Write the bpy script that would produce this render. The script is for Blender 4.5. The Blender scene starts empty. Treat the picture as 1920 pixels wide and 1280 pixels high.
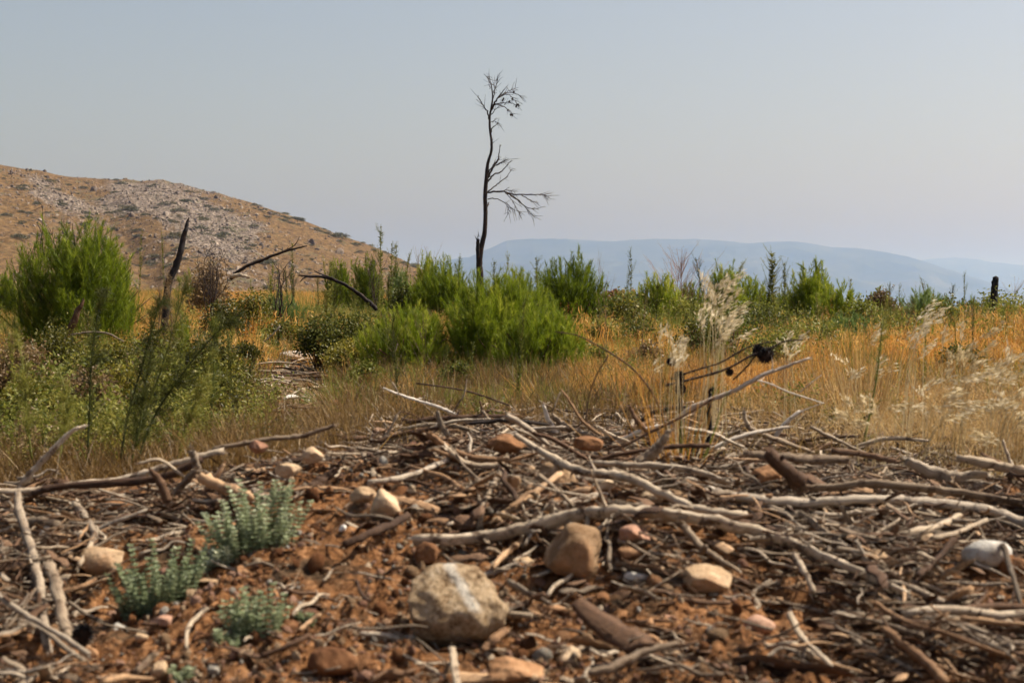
import bpy, bmesh, math, random
import numpy as np
from mathutils import Vector, Euler

R = np.random.default_rng(11)
random.seed(11)
PI = math.pi
sc = bpy.context.scene
COL = sc.collection
F = 3200.0            # focal length in reference pixels (1920 wide)
CZ = 1.30             # camera height
PITCH = math.atan(80 / F)

def P(u, v, d):
    """world point seen at photo pixel (u, v), d metres in front of the camera"""
    X = u - 960.0; c = 640.0 - v
    Y = math.cos(PITCH) * F + math.sin(PITCH) * c
    Z = -math.sin(PITCH) * F + math.cos(PITCH) * c
    s = d / Y
    return np.array([X * s, d, CZ + Z * s])

def XU(u, d): return (u - 960.0) / F * d

# ------------------------------------------------------------------ noise
def _h(ix, iy, iz, seed):
    n = (ix.astype(np.int64) * 374761393 + iy.astype(np.int64) * 668265263 + iz.astype(np.int64) * 2147483647 + seed * 1274126177) & 0xffffffff
    n = ((n ^ (n >> 13)) * 1274126177) & 0xffffffff
    n = ((n ^ (n >> 16)) * 2246822519) & 0xffffffff
    return ((n ^ (n >> 15)) & 0xffffff) / float(0xffffff)

def noise3(p, seed=0):
    i = np.floor(p); f = p - i; f = f * f * (3 - 2 * f)
    x, y, z = i[..., 0], i[..., 1], i[..., 2]
    r = 0
    for a in (0, 1):
        for b in (0, 1):
            for c in (0, 1):
                w = (f[..., 0] if a else 1 - f[..., 0]) * (f[..., 1] if b else 1 - f[..., 1]) * (f[..., 2] if c else 1 - f[..., 2])
                r = r + w * _h(x + a, y + b, z + c, seed)
    return r * 2 - 1

def fbm(p, octaves=4, seed=0, gain=.5):
    a, s, r = 1.0, 1.0, 0
    for k in range(octaves):
        r = r + a * noise3(p * s + k * 17.3, seed + k); a *= gain; s *= 2.03
    return r

def fbm2(x, y, sc_, octaves=4, seed=0, gain=.5):
    x = np.asarray(x, float); y = np.asarray(y, float)
    return fbm(np.stack([x * sc_, y * sc_, np.zeros_like(x) + .37], -1), octaves, seed, gain)

# ------------------------------------------------------------------ terrain
US = np.array([-400, 0, 300, 550, 700, 1000, 1250, 1500, 1700, 1920, 2300.])
TAB = [
 (3.4, [1290, 1290, 1290, 1285, 1280, 1280, 1280, 1280, 1290, 1300, 1300]),
 (3.9, [1140, 1140, 1150, 1120, 1110, 1110, 1110, 1120, 1130, 1140, 1140]),
 (4.4, [1035, 1030, 1042, 998, 970, 970, 982, 1002, 1015, 1025, 1025]),
 (4.9, [968, 962, 934, 886, 876, 884, 908, 936, 944, 950, 950]),
 (5.3, [962, 960, 938, 882, 872, 878, 898, 926, 936, 945, 945]),
 (6.5, [900, 895, 888, 850, 832, 828, 828, 845, 858, 866, 866]),
 (9.0, [810, 805, 800, 785, 765, 752, 745, 755, 760, 765, 765]),
 (12., [735, 730, 728, 722, 712, 705, 700, 700, 700, 700, 700]),
 (16., [680, 675, 670, 665, 660, 655, 655, 655, 655, 655, 655]),
 (22., [630, 628, 625, 625, 625, 625, 625, 628, 630, 630, 630]),
 (30., [595, 590, 590, 595, 600, 602, 605, 610, 612, 612, 612]),
 (45., [568, 565, 562, 562, 568, 575, 582, 590, 592, 594, 594]),
 (60., [566, 563, 560, 560, 567, 575, 582, 590, 592, 594, 594]),
]
DS = [0., 1., 2.2] + [t[0] for t in TAB] + [80., 120., 200., 400., 1000., 3000., 20000.]
HT = [np.full(11, 1.3), np.full(11, 1.25), np.full(11, 1.05)] + [(np.array(t[1]) - 560.) / F * t[0] for t in TAB]
HT += [HT[-1] + .6, HT[-1] + 2.5, HT[-1] + 8, HT[-1] + 25, HT[-1] + 70, HT[-1] + 110, HT[-1] + 110]
HT = np.array(HT); DS = np.array(DS)

def ground(x, y, detail=True):
    x = np.atleast_1d(np.asarray(x, float)); y = np.atleast_1d(np.asarray(y, float))
    r = np.hypot(x, y) + 1e-6
    th = np.clip(np.arctan2(x, y), -.4, .4)
    d = r * np.cos(th); u = np.clip(960 + F * np.tan(th), -400, 2300)
    i = np.clip(np.searchsorted(DS, d) - 1, 0, len(DS) - 2)
    t = np.clip((d - DS[i]) / (DS[i + 1] - DS[i]), 0, 1); t = t * .55 + t * t * (3 - 2 * t) * .45
    j = np.clip(np.searchsorted(US, u) - 1, 0, len(US) - 2)
    s = (u - US[j]) / (US[j + 1] - US[j])
    h = (HT[i, j] * (1 - s) + HT[i, j + 1] * s) * (1 - t) + (HT[i + 1, j] * (1 - s) + HT[i + 1, j + 1] * s) * t
    z = CZ - h
    if detail:
        near = np.clip((7 - d) / 2, 0, 1)
        z = z + .045 * fbm2(x, y, 2.9, 3, 5) * (.35 + .65 * near)
        z = z + near * (.026 * fbm2(x, y, 9, 3, 9) + .012 * fbm2(x, y, 34, 3, 21, .6))
        z = z + np.clip((d - 5) / 10, 0, 1) * np.clip((200 - d) / 100, 0, 1) * .03 * fbm2(x, y, .9, 2, 31)
        # the hollow on the left side of the bank
        z = z - .07 * np.exp(-(((u - 150) / 190) ** 2 + ((d - 4.05) / .3) ** 2))
        z = z + .03 * np.exp(-(((u - 560) / 160) ** 2 + ((d - 4.0) / .3) ** 2))
    return z
def gz(x, y): return float(ground(x, y)[0])

# ------------------------------------------------------------------ mesh builder
class MB:
    def __init__(s): s.v = []; s.q = []; s.t = []; s.a = []; s.w = []; s.n = 0; s.mq = []; s.mt = []
    def add(s, v, q=None, t=None, tint=0.5, w=None, m=0):
        v = np.asarray(v, float).reshape(-1, 3); k = len(v)
        s.v.append(v)
        if q is not None and len(q): q = np.asarray(q, np.int64).reshape(-1, 4); s.q.append(q + s.n); s.mq.append(np.full(len(q), m))
        if t is not None and len(t): t = np.asarray(t, np.int64).reshape(-1, 3); s.t.append(t + s.n); s.mt.append(np.full(len(t), m))
        s.a.append(np.broadcast_to(np.asarray(tint, float), (k,)))
        s.w.append(np.zeros((k, 2)) if w is None else np.asarray(w, float))
        s.n += k
    def mesh(s, name, mats, smooth=True, origin=None):
        v = np.concatenate(s.v)
        if origin is not None: v = v - np.asarray(origin)
        q = np.concatenate(s.q) if s.q else np.zeros((0, 4), np.int64)
        t = np.concatenate(s.t) if s.t else np.zeros((0, 3), np.int64)
        me = bpy.data.meshes.new(name)
        me.vertices.add(len(v)); me.vertices.foreach_set('co', v.astype(np.float32).ravel())
        nl = q.size + t.size; me.loops.add(nl)
        me.loops.foreach_set('vertex_index', np.concatenate([q.ravel(), t.ravel()]).astype(np.int32))
        me.polygons.add(len(q) + len(t))
        ls = np.concatenate([np.arange(len(q)) * 4, q.size + np.arange(len(t)) * 3]).astype(np.int32)
        me.polygons.foreach_set('loop_start', ls)
        mi = np.concatenate([np.concatenate(s.mq) if s.mq else np.zeros(0), np.concatenate(s.mt) if s.mt else np.zeros(0)]).astype(np.int32)
        if not isinstance(mats, (list, tuple)): mats = [mats]
        for m in mats: me.materials.append(m)
        me.polygons.foreach_set('material_index', mi)
        me.polygons.foreach_set('use_smooth', np.full(len(q) + len(t), smooth))
        a = me.attributes.new('tint', 'FLOAT', 'POINT'); a.data.foreach_set('value', np.concatenate(s.a).astype(np.float32))
        w = me.attributes.new('wuv', 'FLOAT2', 'POINT'); w.data.foreach_set('vector', np.concatenate(s.w).astype(np.float32).ravel())
        me.update(calc_edges=True)
        return me

def link(name, me, parent=None, loc=None, rot=None, scale=None):
    o = bpy.data.objects.new(name, me); COL.objects.link(o)
    if parent is not None: o.parent = parent
    if loc is not None: o.location = [float(c) for c in loc]
    if rot is not None: o.rotation_euler = [float(c) for c in rot]
    if scale is not None: o.scale = (scale,) * 3 if np.isscalar(scale) else [float(c) for c in scale]
    return o
def tag(o, label=None, cat=None, group=None, kind=None):
    if label: o['label'] = label
    if cat: o['category'] = cat
    if group: o['group'] = group
    if kind: o['kind'] = kind
    return o

def unit(v): return v / (np.linalg.norm(v, axis=-1, keepdims=True) + 1e-9)

def smooth_path(pts, rad, n=4):
    """Catmull-Rom resample"""
    p = np.asarray(pts, float); r = np.asarray(rad, float)
    if len(p) < 3: 
        t = np.linspace(0, 1, 2 * n + 1)[:, None]
        return p[0] * (1 - t) + p[-1] * t, (r[0] * (1 - t) + r[-1] * t).ravel()
    q = np.vstack([2 * p[0] - p[1], p, 2 * p[-1] - p[-2]]); out = []; ro = []
    for i in range(1, len(q) - 2):
        for k in range(n):
            t = k / n
            out.append(.5 * ((2 * q[i]) + (-q[i - 1] + q[i + 1]) * t + (2 * q[i - 1] - 5 * q[i] + 4 * q[i + 1] - q[i + 2]) * t * t + (-q[i - 1] + 3 * q[i] - 3 * q[i + 1] + q[i + 2]) * t ** 3))
            ro.append(r[i - 1] * (1 - t) + r[i] * t)
    out.append(p[-1]); ro.append(r[-1])
    return np.array(out), np.array(ro)

def tube(mb, pts, rad, sides=7, tint=.5, rough=.12, m=0, flat=1.0):
    p = np.asarray(pts, float); r = np.asarray(rad, float); n = len(p)
    T = unit(np.gradient(p, axis=0))
    up = np.array([.13, .31, .94]); 
    if abs(T[0] @ up) > .9: up = np.array([.95, .2, .1])
    A = []; a = unit(np.cross(T[0], up))
    for i in range(n):
        a = unit(a - T[i] * (a @ T[i])); A.append(a)
    A = np.array(A); B = np.cross(T, A)
    ang = np.linspace(0, 2 * PI, sides, endpoint=False)
    prof = 1 + rough * R.standard_normal((1, sides)) * .8
    rr = r[:, None] * prof * (1 + rough * .6 * R.standard_normal((n, sides)))
    v = p[:, None] + rr[..., None] * (np.cos(ang)[None, :, None] * A[:, None] + flat * np.sin(ang)[None, :, None] * B[:, None])
    i = np.arange(n - 1)[:, None]; j = np.arange(sides)[None]; jn = (j + 1) % sides
    q = np.stack([i * sides + j, i * sides + jn, (i + 1) * sides + jn, (i + 1) * sides + j], -1).reshape(-1, 4)
    L = np.concatenate([[0], np.cumsum(np.linalg.norm(np.diff(p, axis=0), axis=1))])
    off = R.random() * 30
    w = np.stack(np.broadcast_arrays(L[:, None] + off, np.abs(ang - PI)[None] * .02 + off), -1).reshape(-1, 2)
    vv = v.reshape(-1, 3)
    # caps
    c0 = p[0] - T[0] * r[0] * .3; c1 = p[-1] + T[-1] * r[-1] * .5
    vv = np.vstack([vv, c0, c1]); w = np.vstack([w, w[0], w[-1]])
    k = n * sides; jj = np.arange(sides)
    t = np.vstack([np.stack([np.full(sides, k), (jj + 1) % sides, jj], -1), np.stack([np.full(sides, k + 1), (n - 1) * sides + jj, (n - 1) * sides + (jj + 1) % sides], -1)])
    mb.add(vv, q, t, tint, w, m)

def blades(mb, base, dirs, L, W, droop=0., k=3, tint=None, m=0, power=.7, side=None):
    """strips (grass blades, needles, leaves), vectorised"""
    base = np.asarray(base, float); N = len(base); d = unit(np.asarray(dirs, float))
    L = np.broadcast_to(L, (N,)); W = np.broadcast_to(W, (N,)); droop = np.broadcast_to(droop, (N,))
    if side is None: side = R.standard_normal((N, 3))
    s = unit(np.cross(d, side))
    t = np.linspace(0, 1, k + 1)
    c = base[:, None] + d[:, None] * (L[:, None] * t)[..., None]
    c[..., 2] -= (droop * L)[:, None] * t ** 2
    wp = (W[:, None] * .5) * np.clip(1 - t[None], 0, 1) ** power
    if power < 0: wp = (W[:, None] * .5) * np.sin(PI * (t[None] * .86 + .07)) 
    a = c - s[:, None] * wp[..., None]; b = c + s[:, None] * wp[..., None]
    v = np.stack([a, b], 2)  # N,k+1,2,3
    v = v.reshape(N, -1, 3)
    nv = 2 * (k + 1); o = (np.arange(N) * nv)[:, None, None]
    i = np.arange(k)
    q = np.stack([2 * i, 2 * i + 1, 2 * i + 3, 2 * i + 2], -1)[None] + o
    if tint is None: tint = R.random(N)
    tt = np.repeat(np.broadcast_to(tint, (N,)), nv)
    w = np.stack([np.tile(np.repeat(t, 2), N), np.zeros(N * nv)], -1)
    mb.add(v.reshape(-1, 3), q.reshape(-1, 4), None, tt, w, m)

_ico = {}
def ico(sub):
    if sub not in _ico:
        bm = bmesh.new(); bmesh.ops.create_icosphere(bm, subdivisions=sub, radius=1)
        _ico[sub] = (np.array([v.co[:] for v in bm.verts]), np.array([[v.index for v in f.verts] for f in bm.faces])); bm.free()
    return _ico[sub]
def rock(mb, c, size, sub=3, seed=0, cuts=9, rough=.10, tint=.5, m=0, rot=None):
    v, t = ico(sub); rg = np.random.default_rng(seed); v = v.copy()
    n = unit(rg.standard_normal((cuts, 3))); cc = rg.uniform(.48, .86, cuts)
    for k in range(cuts):
        dd = v @ n[k]; over = np.clip(dd - cc[k], 0, None); v -= n[k] * over[:, None] * .9
    v = v * (1 + rough * fbm(v * 1.7 + seed * 3.1, 4, seed, .55)[:, None])
    v = v * np.asarray(size)
    if rot is not None:
        v = v @ np.array(Euler(rot).to_matrix()).T
    mb.add(v + np.asarray(c), None, t, tint, None, m)

# ------------------------------------------------------------------ materials
class NT:
    def __init__(s, name):
        s.m = bpy.data.materials.new(name); s.m.use_nodes = True; s.t = s.m.node_tree; s.t.nodes.clear()
        s.out = s.n('ShaderNodeOutputMaterial')
    def n(s, typ, **kw):
        nd = s.t.nodes.new(typ)
        for k, v in kw.items():
            if k == 'inp':
                for a, b in v.items():
                    if isinstance(b, bpy.types.NodeSocket): s.t.links.new(b, nd.inputs[a])
                    else: nd.inputs[a].default_value = b
            else: setattr(nd, k, v)
        return nd
    def pos(s): return s.n('ShaderNodeNewGeometry').outputs['Position']
    def obj(s): return s.n('ShaderNodeTexCoord').outputs['Object']
    def attr(s, nm, o='Fac'): return s.n('ShaderNodeAttribute', attribute_name=nm).outputs[o]
    def rnd(s): return s.n('ShaderNodeObjectInfo').outputs['Random']
    def noise(s, vec, scale, detail=3, rough=.55, out='Fac'):
        return s.n('ShaderNodeTexNoise', inp={'Vector': vec, 'Scale': scale, 'Detail': detail, 'Roughness': rough}).outputs[out]
    def vor(s, vec, scale, out='Distance'):
        return s.n('ShaderNodeTexVoronoi', inp={'Vector': vec, 'Scale': scale}).outputs[out]
    def ramp(s, fac, stops, mode='LINEAR'):
        nd = s.n('ShaderNodeValToRGB', inp={'Fac': fac}); cr = nd.color_ramp; cr.interpolation = mode
        while len(cr.elements) < len(stops): cr.elements.new(.5)
        for e, (p, c) in zip(cr.elements, stops):
            e.position = p; e.color = (*c, 1) if len(c) == 3 else c
        return nd.outputs['Color']
    def step(s, fac, a, b): return s.n('ShaderNodeMapRange', interpolation_type='SMOOTHSTEP', inp={'Value': fac, 'From Min': a, 'From Max': b}).outputs['Result']
    def mix(s, f, a, b, mode='MIX'):
        nd = s.n('ShaderNodeMix', data_type='RGBA', blend_type=mode)
        for i, x in ((0, f), (6, a), (7, b)):
            if isinstance(x, bpy.types.NodeSocket): s.t.links.new(x, nd.inputs[i])
            else: nd.inputs[i].default_value = (*x, 1) if isinstance(x, tuple) and len(x) == 3 else x
        return nd.outputs[2]
    def math(s, op, a, b=0., c=0.):
        nd = s.n('ShaderNodeMath', operation=op)
        for i, x in enumerate((a, b, c)):
            if isinstance(x, bpy.types.NodeSocket): s.t.links.new(x, nd.inputs[i])
            else: nd.inputs[i].default_value = x
        return nd.outputs[0]
    def bump(s, h, dist, strength=.6): return s.n('ShaderNodeBump', inp={'Height': h, 'Distance': dist, 'Strength': strength}).outputs['Normal']
    def bsdf(s, col, rough=.85, normal=None, spec=.25):
        nd = s.n('ShaderNodeBsdfPrincipled', inp={'Base Color': col, 'Roughness': rough, 'Specular IOR Level': spec})
        if normal is not None: s.t.links.new(normal, nd.inputs['Normal'])
        s.t.links.new(nd.outputs[0], s.out.inputs[0]); return s.m
    def leaf(s, col, trans=.35, tcol=None, spec=.3, rough=.5):
        p = s.n('ShaderNodeBsdfPrincipled', inp={'Base Color': col, 'Roughness': rough, 'Specular IOR Level': spec})
        t = s.n('ShaderNodeBsdfTranslucent', inp={'Color': tcol if tcol is not None else col})
        m = s.n('ShaderNodeMixShader', inp={0: trans, 1: p.outputs[0], 2: t.outputs[0]})
        s.t.links.new(m.outputs[0], s.out.inputs[0]); return s.m

M = {}
def foliage(name, c0, c1, c2, trans=.35, patch=None, spec=.3):
    n = NT(name)
    f = n.math('ADD', n.math('MULTIPLY', n.attr('tint'), .6), n.math('MULTIPLY', n.rnd(), .4))
    c = n.ramp(f, [(.1, c0), (.5, c1), (.9, c2)])
    if patch:
        c = n.mix(n.step(n.noise(n.pos(), patch[0], 2), .42, .62), c, n.mix(.65, c, patch[1]))
    M[name] = n.leaf(c, trans, None, spec)
foliage('pine_needles', (.05, .075, .006), (.19, .245, .012), (.48, .47, .06), .42, None, .2)
foliage('pine_needles_pale', (.09, .13, .03), (.15, .21, .05), (.25, .30, .09), .42)
foliage('oak_leaves', (.028, .030, .005), (.115, .108, .013), (.42, .34, .055), .38, None, .3)
foliage('weed_green', (.05, .065, .010), (.15, .160, .024), (.34, .30, .07), .42, None, .2)
foliage('weed_dark', (.028, .034, .007), (.075, .082, .013), (.16, .155, .030), .35, None, .15)
foliage('weed_brown', (.09, .055, .025), (.19, .12, .05), (.33, .23, .11), .3)
foliage('dry_grass', (.11, .038, .007), (.54, .235, .036), (.95, .58, .17), .44, (1.3, (.50, .31, .09)))
foliage('tan_grass', (.16, .095, .035), (.42, .27, .10), (.74, .55, .27), .4)
foliage('green_grass', (.055, .075, .010), (.14, .165, .022), (.36, .32, .08), .4)
foliage('low_grass', (.05, .034, .012), (.15, .088, .028), (.34, .21, .07), .35)
foliage('plume', (.42, .32, .16), (.62, .51, .31), (.84, .76, .56), .45)
foliage('silver_leaves', (.10, .13, .06), (.27, .31, .17), (.62, .62, .44), .3, None, .2)
foliage('pink_twigs', (.20, .11, .07), (.33, .19, .13), (.45, .29, .2), .2)

def wood(name, c0, c1, c2, dark, darkamt=.45):
    n = NT(name)
    uv = n.attr('wuv', 'Vector')
    mp = n.n('ShaderNodeMapping', inp={'Vector': uv, 'Scale': (7, 260, 1)}).outputs[0]
    g = n.noise(mp, 1.0, 4, .65)
    f = n.math('ADD', n.math('MULTIPLY', g, .75), n.math('MULTIPLY', n.math('SUBTRACT', n.rnd(), .3), .35))
    f = n.math('ADD', f, n.math('MULTIPLY', n.math('SUBTRACT', n.attr('tint'), .5), .5))
    c = n.ramp(f, [(.25, c0), (.5, c1), (.78, c2)])
    b = n.noise(n.obj(), 22, 4, .7)
    b2 = n.noise(n.obj(), 9, 5, .75)
    c = n.mix(n.math('MULTIPLY', n.step(b, .54, .64), darkamt), c, dark)
    c = n.mix(n.math('MULTIPLY', n.step(b2, .52, .58), .55), c, n.mix(.6, c, (.10, .055, .03)))
    M[name] = n.bsdf(c, .8, n.bump(g, .004, .7), .2)
wood('bleached_wood', (.12, .080, .05), (.38, .295, .20), (.74, .62, .47), (.07, .042, .025), .9)
wood('grey_wood', (.11, .082, .055), (.30, .235, .165), (.56, .475, .37), (.06, .045, .035), .7)
wood('brown_wood', (.035, .018, .010), (.11, .058, .030), (.28, .17, .10), (.03, .018, .012), .6)
wood('tan_wood', (.16, .085, .04), (.38, .23, .12), (.62, .44, .27), (.12, .06, .03), .6)
wood('charred_wood', (.006, .005, .005), (.012, .010, .010), (.035, .028, .025), (.07, .05, .04), .35)
wood('burnt_bark', (.012, .008, .007), (.028, .019, .015), (.08, .055, .042), (.008, .007, .006), .6)

wood('white_wood', (.34, .27, .20), (.62, .54, .44), (.82, .75, .65), (.09, .06, .04), .6)
def stone(name, c0, c1, c2, stain, white=0.):
    n = NT(name)
    o = n.obj(); g = n.noise(o, 14, 6, .65); b = n.noise(o, 70, 4, .7)
    f = n.math('ADD', n.math('MULTIPLY', g, .8), n.math('MULTIPLY', n.math('SUBTRACT', n.rnd(), .3), .4))
    c = n.ramp(f, [(.28, c0), (.5, c1), (.74, c2)])
    c = n.mix(n.step(n.noise(o, 5, 4, .6), .5, .68), c, n.mix(.7, c, stain))
    c = n.mix(n.step(b, .60, .72), c, n.mix(.6, c, (.06, .035, .02)))
    M[name] = n.bsdf(c, .92, n.bump(n.math('ADD', n.math('MULTIPLY', g, .7), n.math('MULTIPLY', b, .3)), .02, .8), .15)
stone('tan_stone', (.17, .10, .05), (.38, .26, .15), (.62, .47, .31), (.28, .14, .065))
stone('red_stone', (.12, .052, .022), (.27, .140, .065), (.46, .28, .15), (.18, .075, .03))
stone('grey_stone', (.17, .15, .12), (.32, .29, .24), (.50, .47, .41), (.26, .17, .10))
stone('pink_stone', (.20, .10, .06), (.34, .19, .125), (.50, .32, .22), (.24, .11, .05))
stone('hill_stone', (.08, .06, .045), (.18, .14, .105), (.36, .295, .23), (.17, .11, .065))
stone('white_stone', (.40, .36, .31), (.60, .55, .48), (.76, .72, .66), (.45, .30, .20))
stone('soil_clod', (.08, .031, .011), (.20, .083, .030), (.38, .19, .085), (.14, .052, .018))

n = NT('boulder_stone'); o = n.obj()
g = n.noise(o, 22, 6, .75); f2 = n.noise(o, 90, 5, .8)
c = n.ramp(n.math('ADD', n.math('MULTIPLY', g, .6), n.math('MULTIPLY', f2, .4)), [(.36, (.11, .055, .022)), (.45, (.42, .28, .155)), (.55, (.64, .47, .29)), (.66, (.85, .70, .50))])
sx = n.n('ShaderNodeSeparateXYZ', inp={0: o}); ln = n.math('ABSOLUTE', n.math('ADD', n.math('ADD', n.math('MULTIPLY', sx.outputs[0], .8), n.math('MULTIPLY', sx.outputs[2], .6)), n.math('ADD', -.042, n.math('MULTIPLY', n.math('SUBTRACT', f2, .5), .03))))
up = n.step(sx.outputs[2], -.01, .01)
c = n.mix(n.math('MULTIPLY', n.math('SUBTRACT', 1., n.step(ln, .003, .016)), up), c, (.86, .77, .63))
M['boulder_stone'] = n.bsdf(c, .95, n.bump(n.math('ADD', n.math('MULTIPLY', g, .6), n.math('MULTIPLY', f2, .4)), .06, 1.), .1)

# ground
n = NT('ground_soil'); ps = n.pos()
sep = n.n('ShaderNodeSeparateXYZ', inp={0: ps}); Y = sep.outputs[1]
fine = n.noise(ps, 42, 6, .7); med = n.noise(ps, 5, 4, .6)
red = n.ramp(fine, [(.34, (.028, .012, .005)), (.5, (.15, .066, .024)), (.70, (.36, .19, .09))])
brown = n.ramp(fine, [(.34, (.012, .008, .005)), (.5, (.050, .030, .016)), (.72, (.18, .11, .06))])  # brown humus, colour darkened further to stand in for shade in litter gaps
c = n.mix(n.step(med, .50, .66), red, brown)
far = n.ramp(fine, [(.3, (.05, .033, .017)), (.55, (.13, .085, .045)), (.8, (.30, .21, .12))])
c = n.mix(n.step(Y, 5.4, 6.6), c, far)
c = n.mix(n.step(Y, 60., 300.), c, (.20, .16, .08))
n.bsdf(c, .95, n.bump(fine, .012, .8), .1); M['ground'] = n.m

n = NT('hillside'); ps = n.pos()
st = n.n('ShaderNodeMapping', inp={'Vector': ps, 'Scale': (1, .45, 1.6)}).outputs[0]
g1 = n.noise(st, .9, 6, .75); g2 = n.noise(st, .045, 4, .6); g3 = n.noise(st, .16, 5, .7)
grass = n.ramp(g1, [(.3, (.038, .022, .009)), (.5, (.120, .071, .029)), (.75, (.25, .158, .072))])
rk = n.ramp(n.noise(st, 1.2, 6, .85), [(.40, (.045, .032, .022)), (.5, (.13, .098, .072)), (.62, (.32, .26, .205))])
att = n.attr('tint')
c = n.mix(n.step(n.math('ADD', n.math('MULTIPLY', g1, .8), n.math('ADD', n.math('MULTIPLY', g2, .5), n.math('MULTIPLY', att, .9))), .98, 1.16), grass, rk)
c = n.mix(n.math('MULTIPLY', n.step(g3, .56, .66), .75), c, (.11, .095, .048))
c = n.mix(n.math('MULTIPLY', n.step(n.noise(ps, .55, 3, .6), .60, .66), .6), c, (.07, .065, .035))
n.bsdf(c, .95, n.bump(g1, .8, .9), .1); M['hill'] = n.m
n = NT('mountain_side'); ps = n.pos()
c = n.ramp(n.noise(ps, .004, 8, .7), [(.35, (.02, .03, .014)), (.6, (.06, .065, .035)), (.8, (.17, .15, .11))])
n.bsdf(c, 1., None, .0); M['mountain'] = n.m
foliage('scrub', (.06, .06, .03), (.10, .095, .042), (.17, .14, .07), .2)

# ------------------------------------------------------------------ instanced stuff (geometry nodes)
def scatter(name, pts, rots, scl, idx, meshes, label, cat=None):
    N = len(pts)
    me = bpy.data.meshes.new(name); me.vertices.add(N); me.vertices.foreach_set('co', np.asarray(pts, np.float32).ravel())
    a = me.attributes.new('irot', 'FLOAT_VECTOR', 'POINT'); a.data.foreach_set('vector', np.asarray(rots, np.float32).ravel())
    s = np.asarray(scl, np.float32); s = np.repeat(s[:, None], 3, 1) if s.ndim == 1 else s
    a = me.attributes.new('iscl', 'FLOAT_VECTOR', 'POINT'); a.data.foreach_set('vector', s.ravel())
    a = me.attributes.new('iidx', 'INT', 'POINT'); a.data.foreach_set('value', np.asarray(idx, np.int32))
    o = link(name, me); tag(o, label, cat, None, 'stuff')
    t = bpy.data.node_groups.new(name, 'GeometryNodeTree')
    t.interface.new_socket('Geometry', in_out='INPUT', socket_type='NodeSocketGeometry')
    t.interface.new_socket('Geometry', in_out='OUTPUT', socket_type='NodeSocketGeometry')
    N_ = t.nodes.new; gi = N_('NodeGroupInput'); go = N_('NodeGroupOutput'); ip = N_('GeometryNodeInstanceOnPoints'); jn = N_('GeometryNodeJoinGeometry')
    for k, m in enumerate(meshes):
        so = bpy.data.objects.new(name + '_source', m)
        oi = N_('GeometryNodeObjectInfo'); oi.inputs['Object'].default_value = so; oi.inputs['As Instance'].default_value = True
        t.links.new(oi.outputs['Geometry'], jn.inputs[0])
    def at(nm, ty):
        x = N_('GeometryNodeInputNamedAttribute'); x.data_type = ty; x.inputs[0].default_value = nm; return x.outputs[0]
    e = N_('FunctionNodeEulerToRotation'); t.links.new(at('irot', 'FLOAT_VECTOR'), e.inputs[0])
    t.links.new(gi.outputs[0], ip.inputs['Points']); t.links.new(jn.outputs[0], ip.inputs['Instance'])
    ip.inputs['Pick Instance'].default_value = True
    t.links.new(at('iidx', 'INT'), ip.inputs['Instance Index']); t.links.new(e.outputs[0], ip.inputs['Rotation']); t.links.new(at('iscl', 'FLOAT_VECTOR'), ip.inputs['Scale'])
    t.links.new(ip.outputs[0], go.inputs[0])
    md = o.modifiers.new('scatter', 'NODES'); md.node_group = t
    return o

# ------------------------------------------------------------------ ground sheet
def build_ground():
    th = np.concatenate([np.linspace(-PI, -.5, 40)[:-1], np.linspace(-.5, -.36, 12)[:-1], np.linspace(-.36, .36, 300), np.linspace(.36, .5, 12)[1:], np.linspace(.5, PI, 40)[1:-1]])
    r = [.02, .3, .7, 1.1, 1.5, 1.9, 2.3, 2.6, 2.8]
    x = 3.0
    while x < 5.8: r.append(x); x += .0105
    while x < 20000: r.append(x); x *= 1.018 if x < 70 else 1.06
    r.append(20000.); r = np.array(r)
    RR, TH = np.meshgrid(r, th, indexing='ij')
    X = RR * np.sin(TH); Yy = RR * np.cos(TH); Z = ground(X.ravel(), Yy.ravel()).reshape(X.shape)
    n, m = X.shape
    i = np.arange(n - 1)[:, None]; j = np.arange(m)[None]; jn = (j + 1) % m
    q = np.stack([i * m + j, (i + 1) * m + j, (i + 1) * m + jn, i * m + jn], -1).reshape(-1, 4)[:, ::-1]
    mb = MB(); mb.add(np.stack([X, Yy, Z], -1).reshape(-1, 3), q)
    tag(link('ground', mb.mesh('ground', M['ground'])), 'red brown soil bank and dry rough field running back to the valley', None, None, 'structure')
build_ground()

# ------------------------------------------------------------------ near hill
HS = np.array([[-2600, 380], [-1800, 250], [-900, 215], [-400, 262], [-150, 285], [0, 306], [50, 318], [110, 331], [200, 334], [300, 340], [345, 348], [400, 362], [480, 384], [540, 405], [600, 430], [660, 452], [720, 476], [770, 497], [840, 530], [950, 575], [1200, 640]])
def hill_pt(u, t):
    v = np.interp(u, HS[:, 0], HS[:, 1]); rd = 430 + 40 * np.sin(u / 330.)
    d = 190 + (rd - 190) * np.minimum(t, 1) + np.clip(t - 1, 0, None) * 400
    top = (560 - v) / F * rd; foot = -13.
    k = np.where(t < 1, np.clip(t, 0, 1) ** .92, 1 - np.clip(t - 1, 0, 1) * 1.2)
    # a fold down the slope on the left
    fold = -3.2 * np.exp(-((u - 130 - 240 * (1 - t)) / 46.) ** 2) * np.clip(np.sin(np.clip(t, 0, 1) * PI), 0, 1)
    z = CZ + foot + (top - foot) * k + fold
    x = (u - 960) / F * d
    z = z + (1.6 * fbm2(x, d, .03, 4, 77) + .45 * fbm2(x, d, .35, 3, 78)) * np.clip(t * 3, 0, 1) * np.where(t > .9, .55, 1)
    return np.stack([x, d, z], -1)
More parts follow.
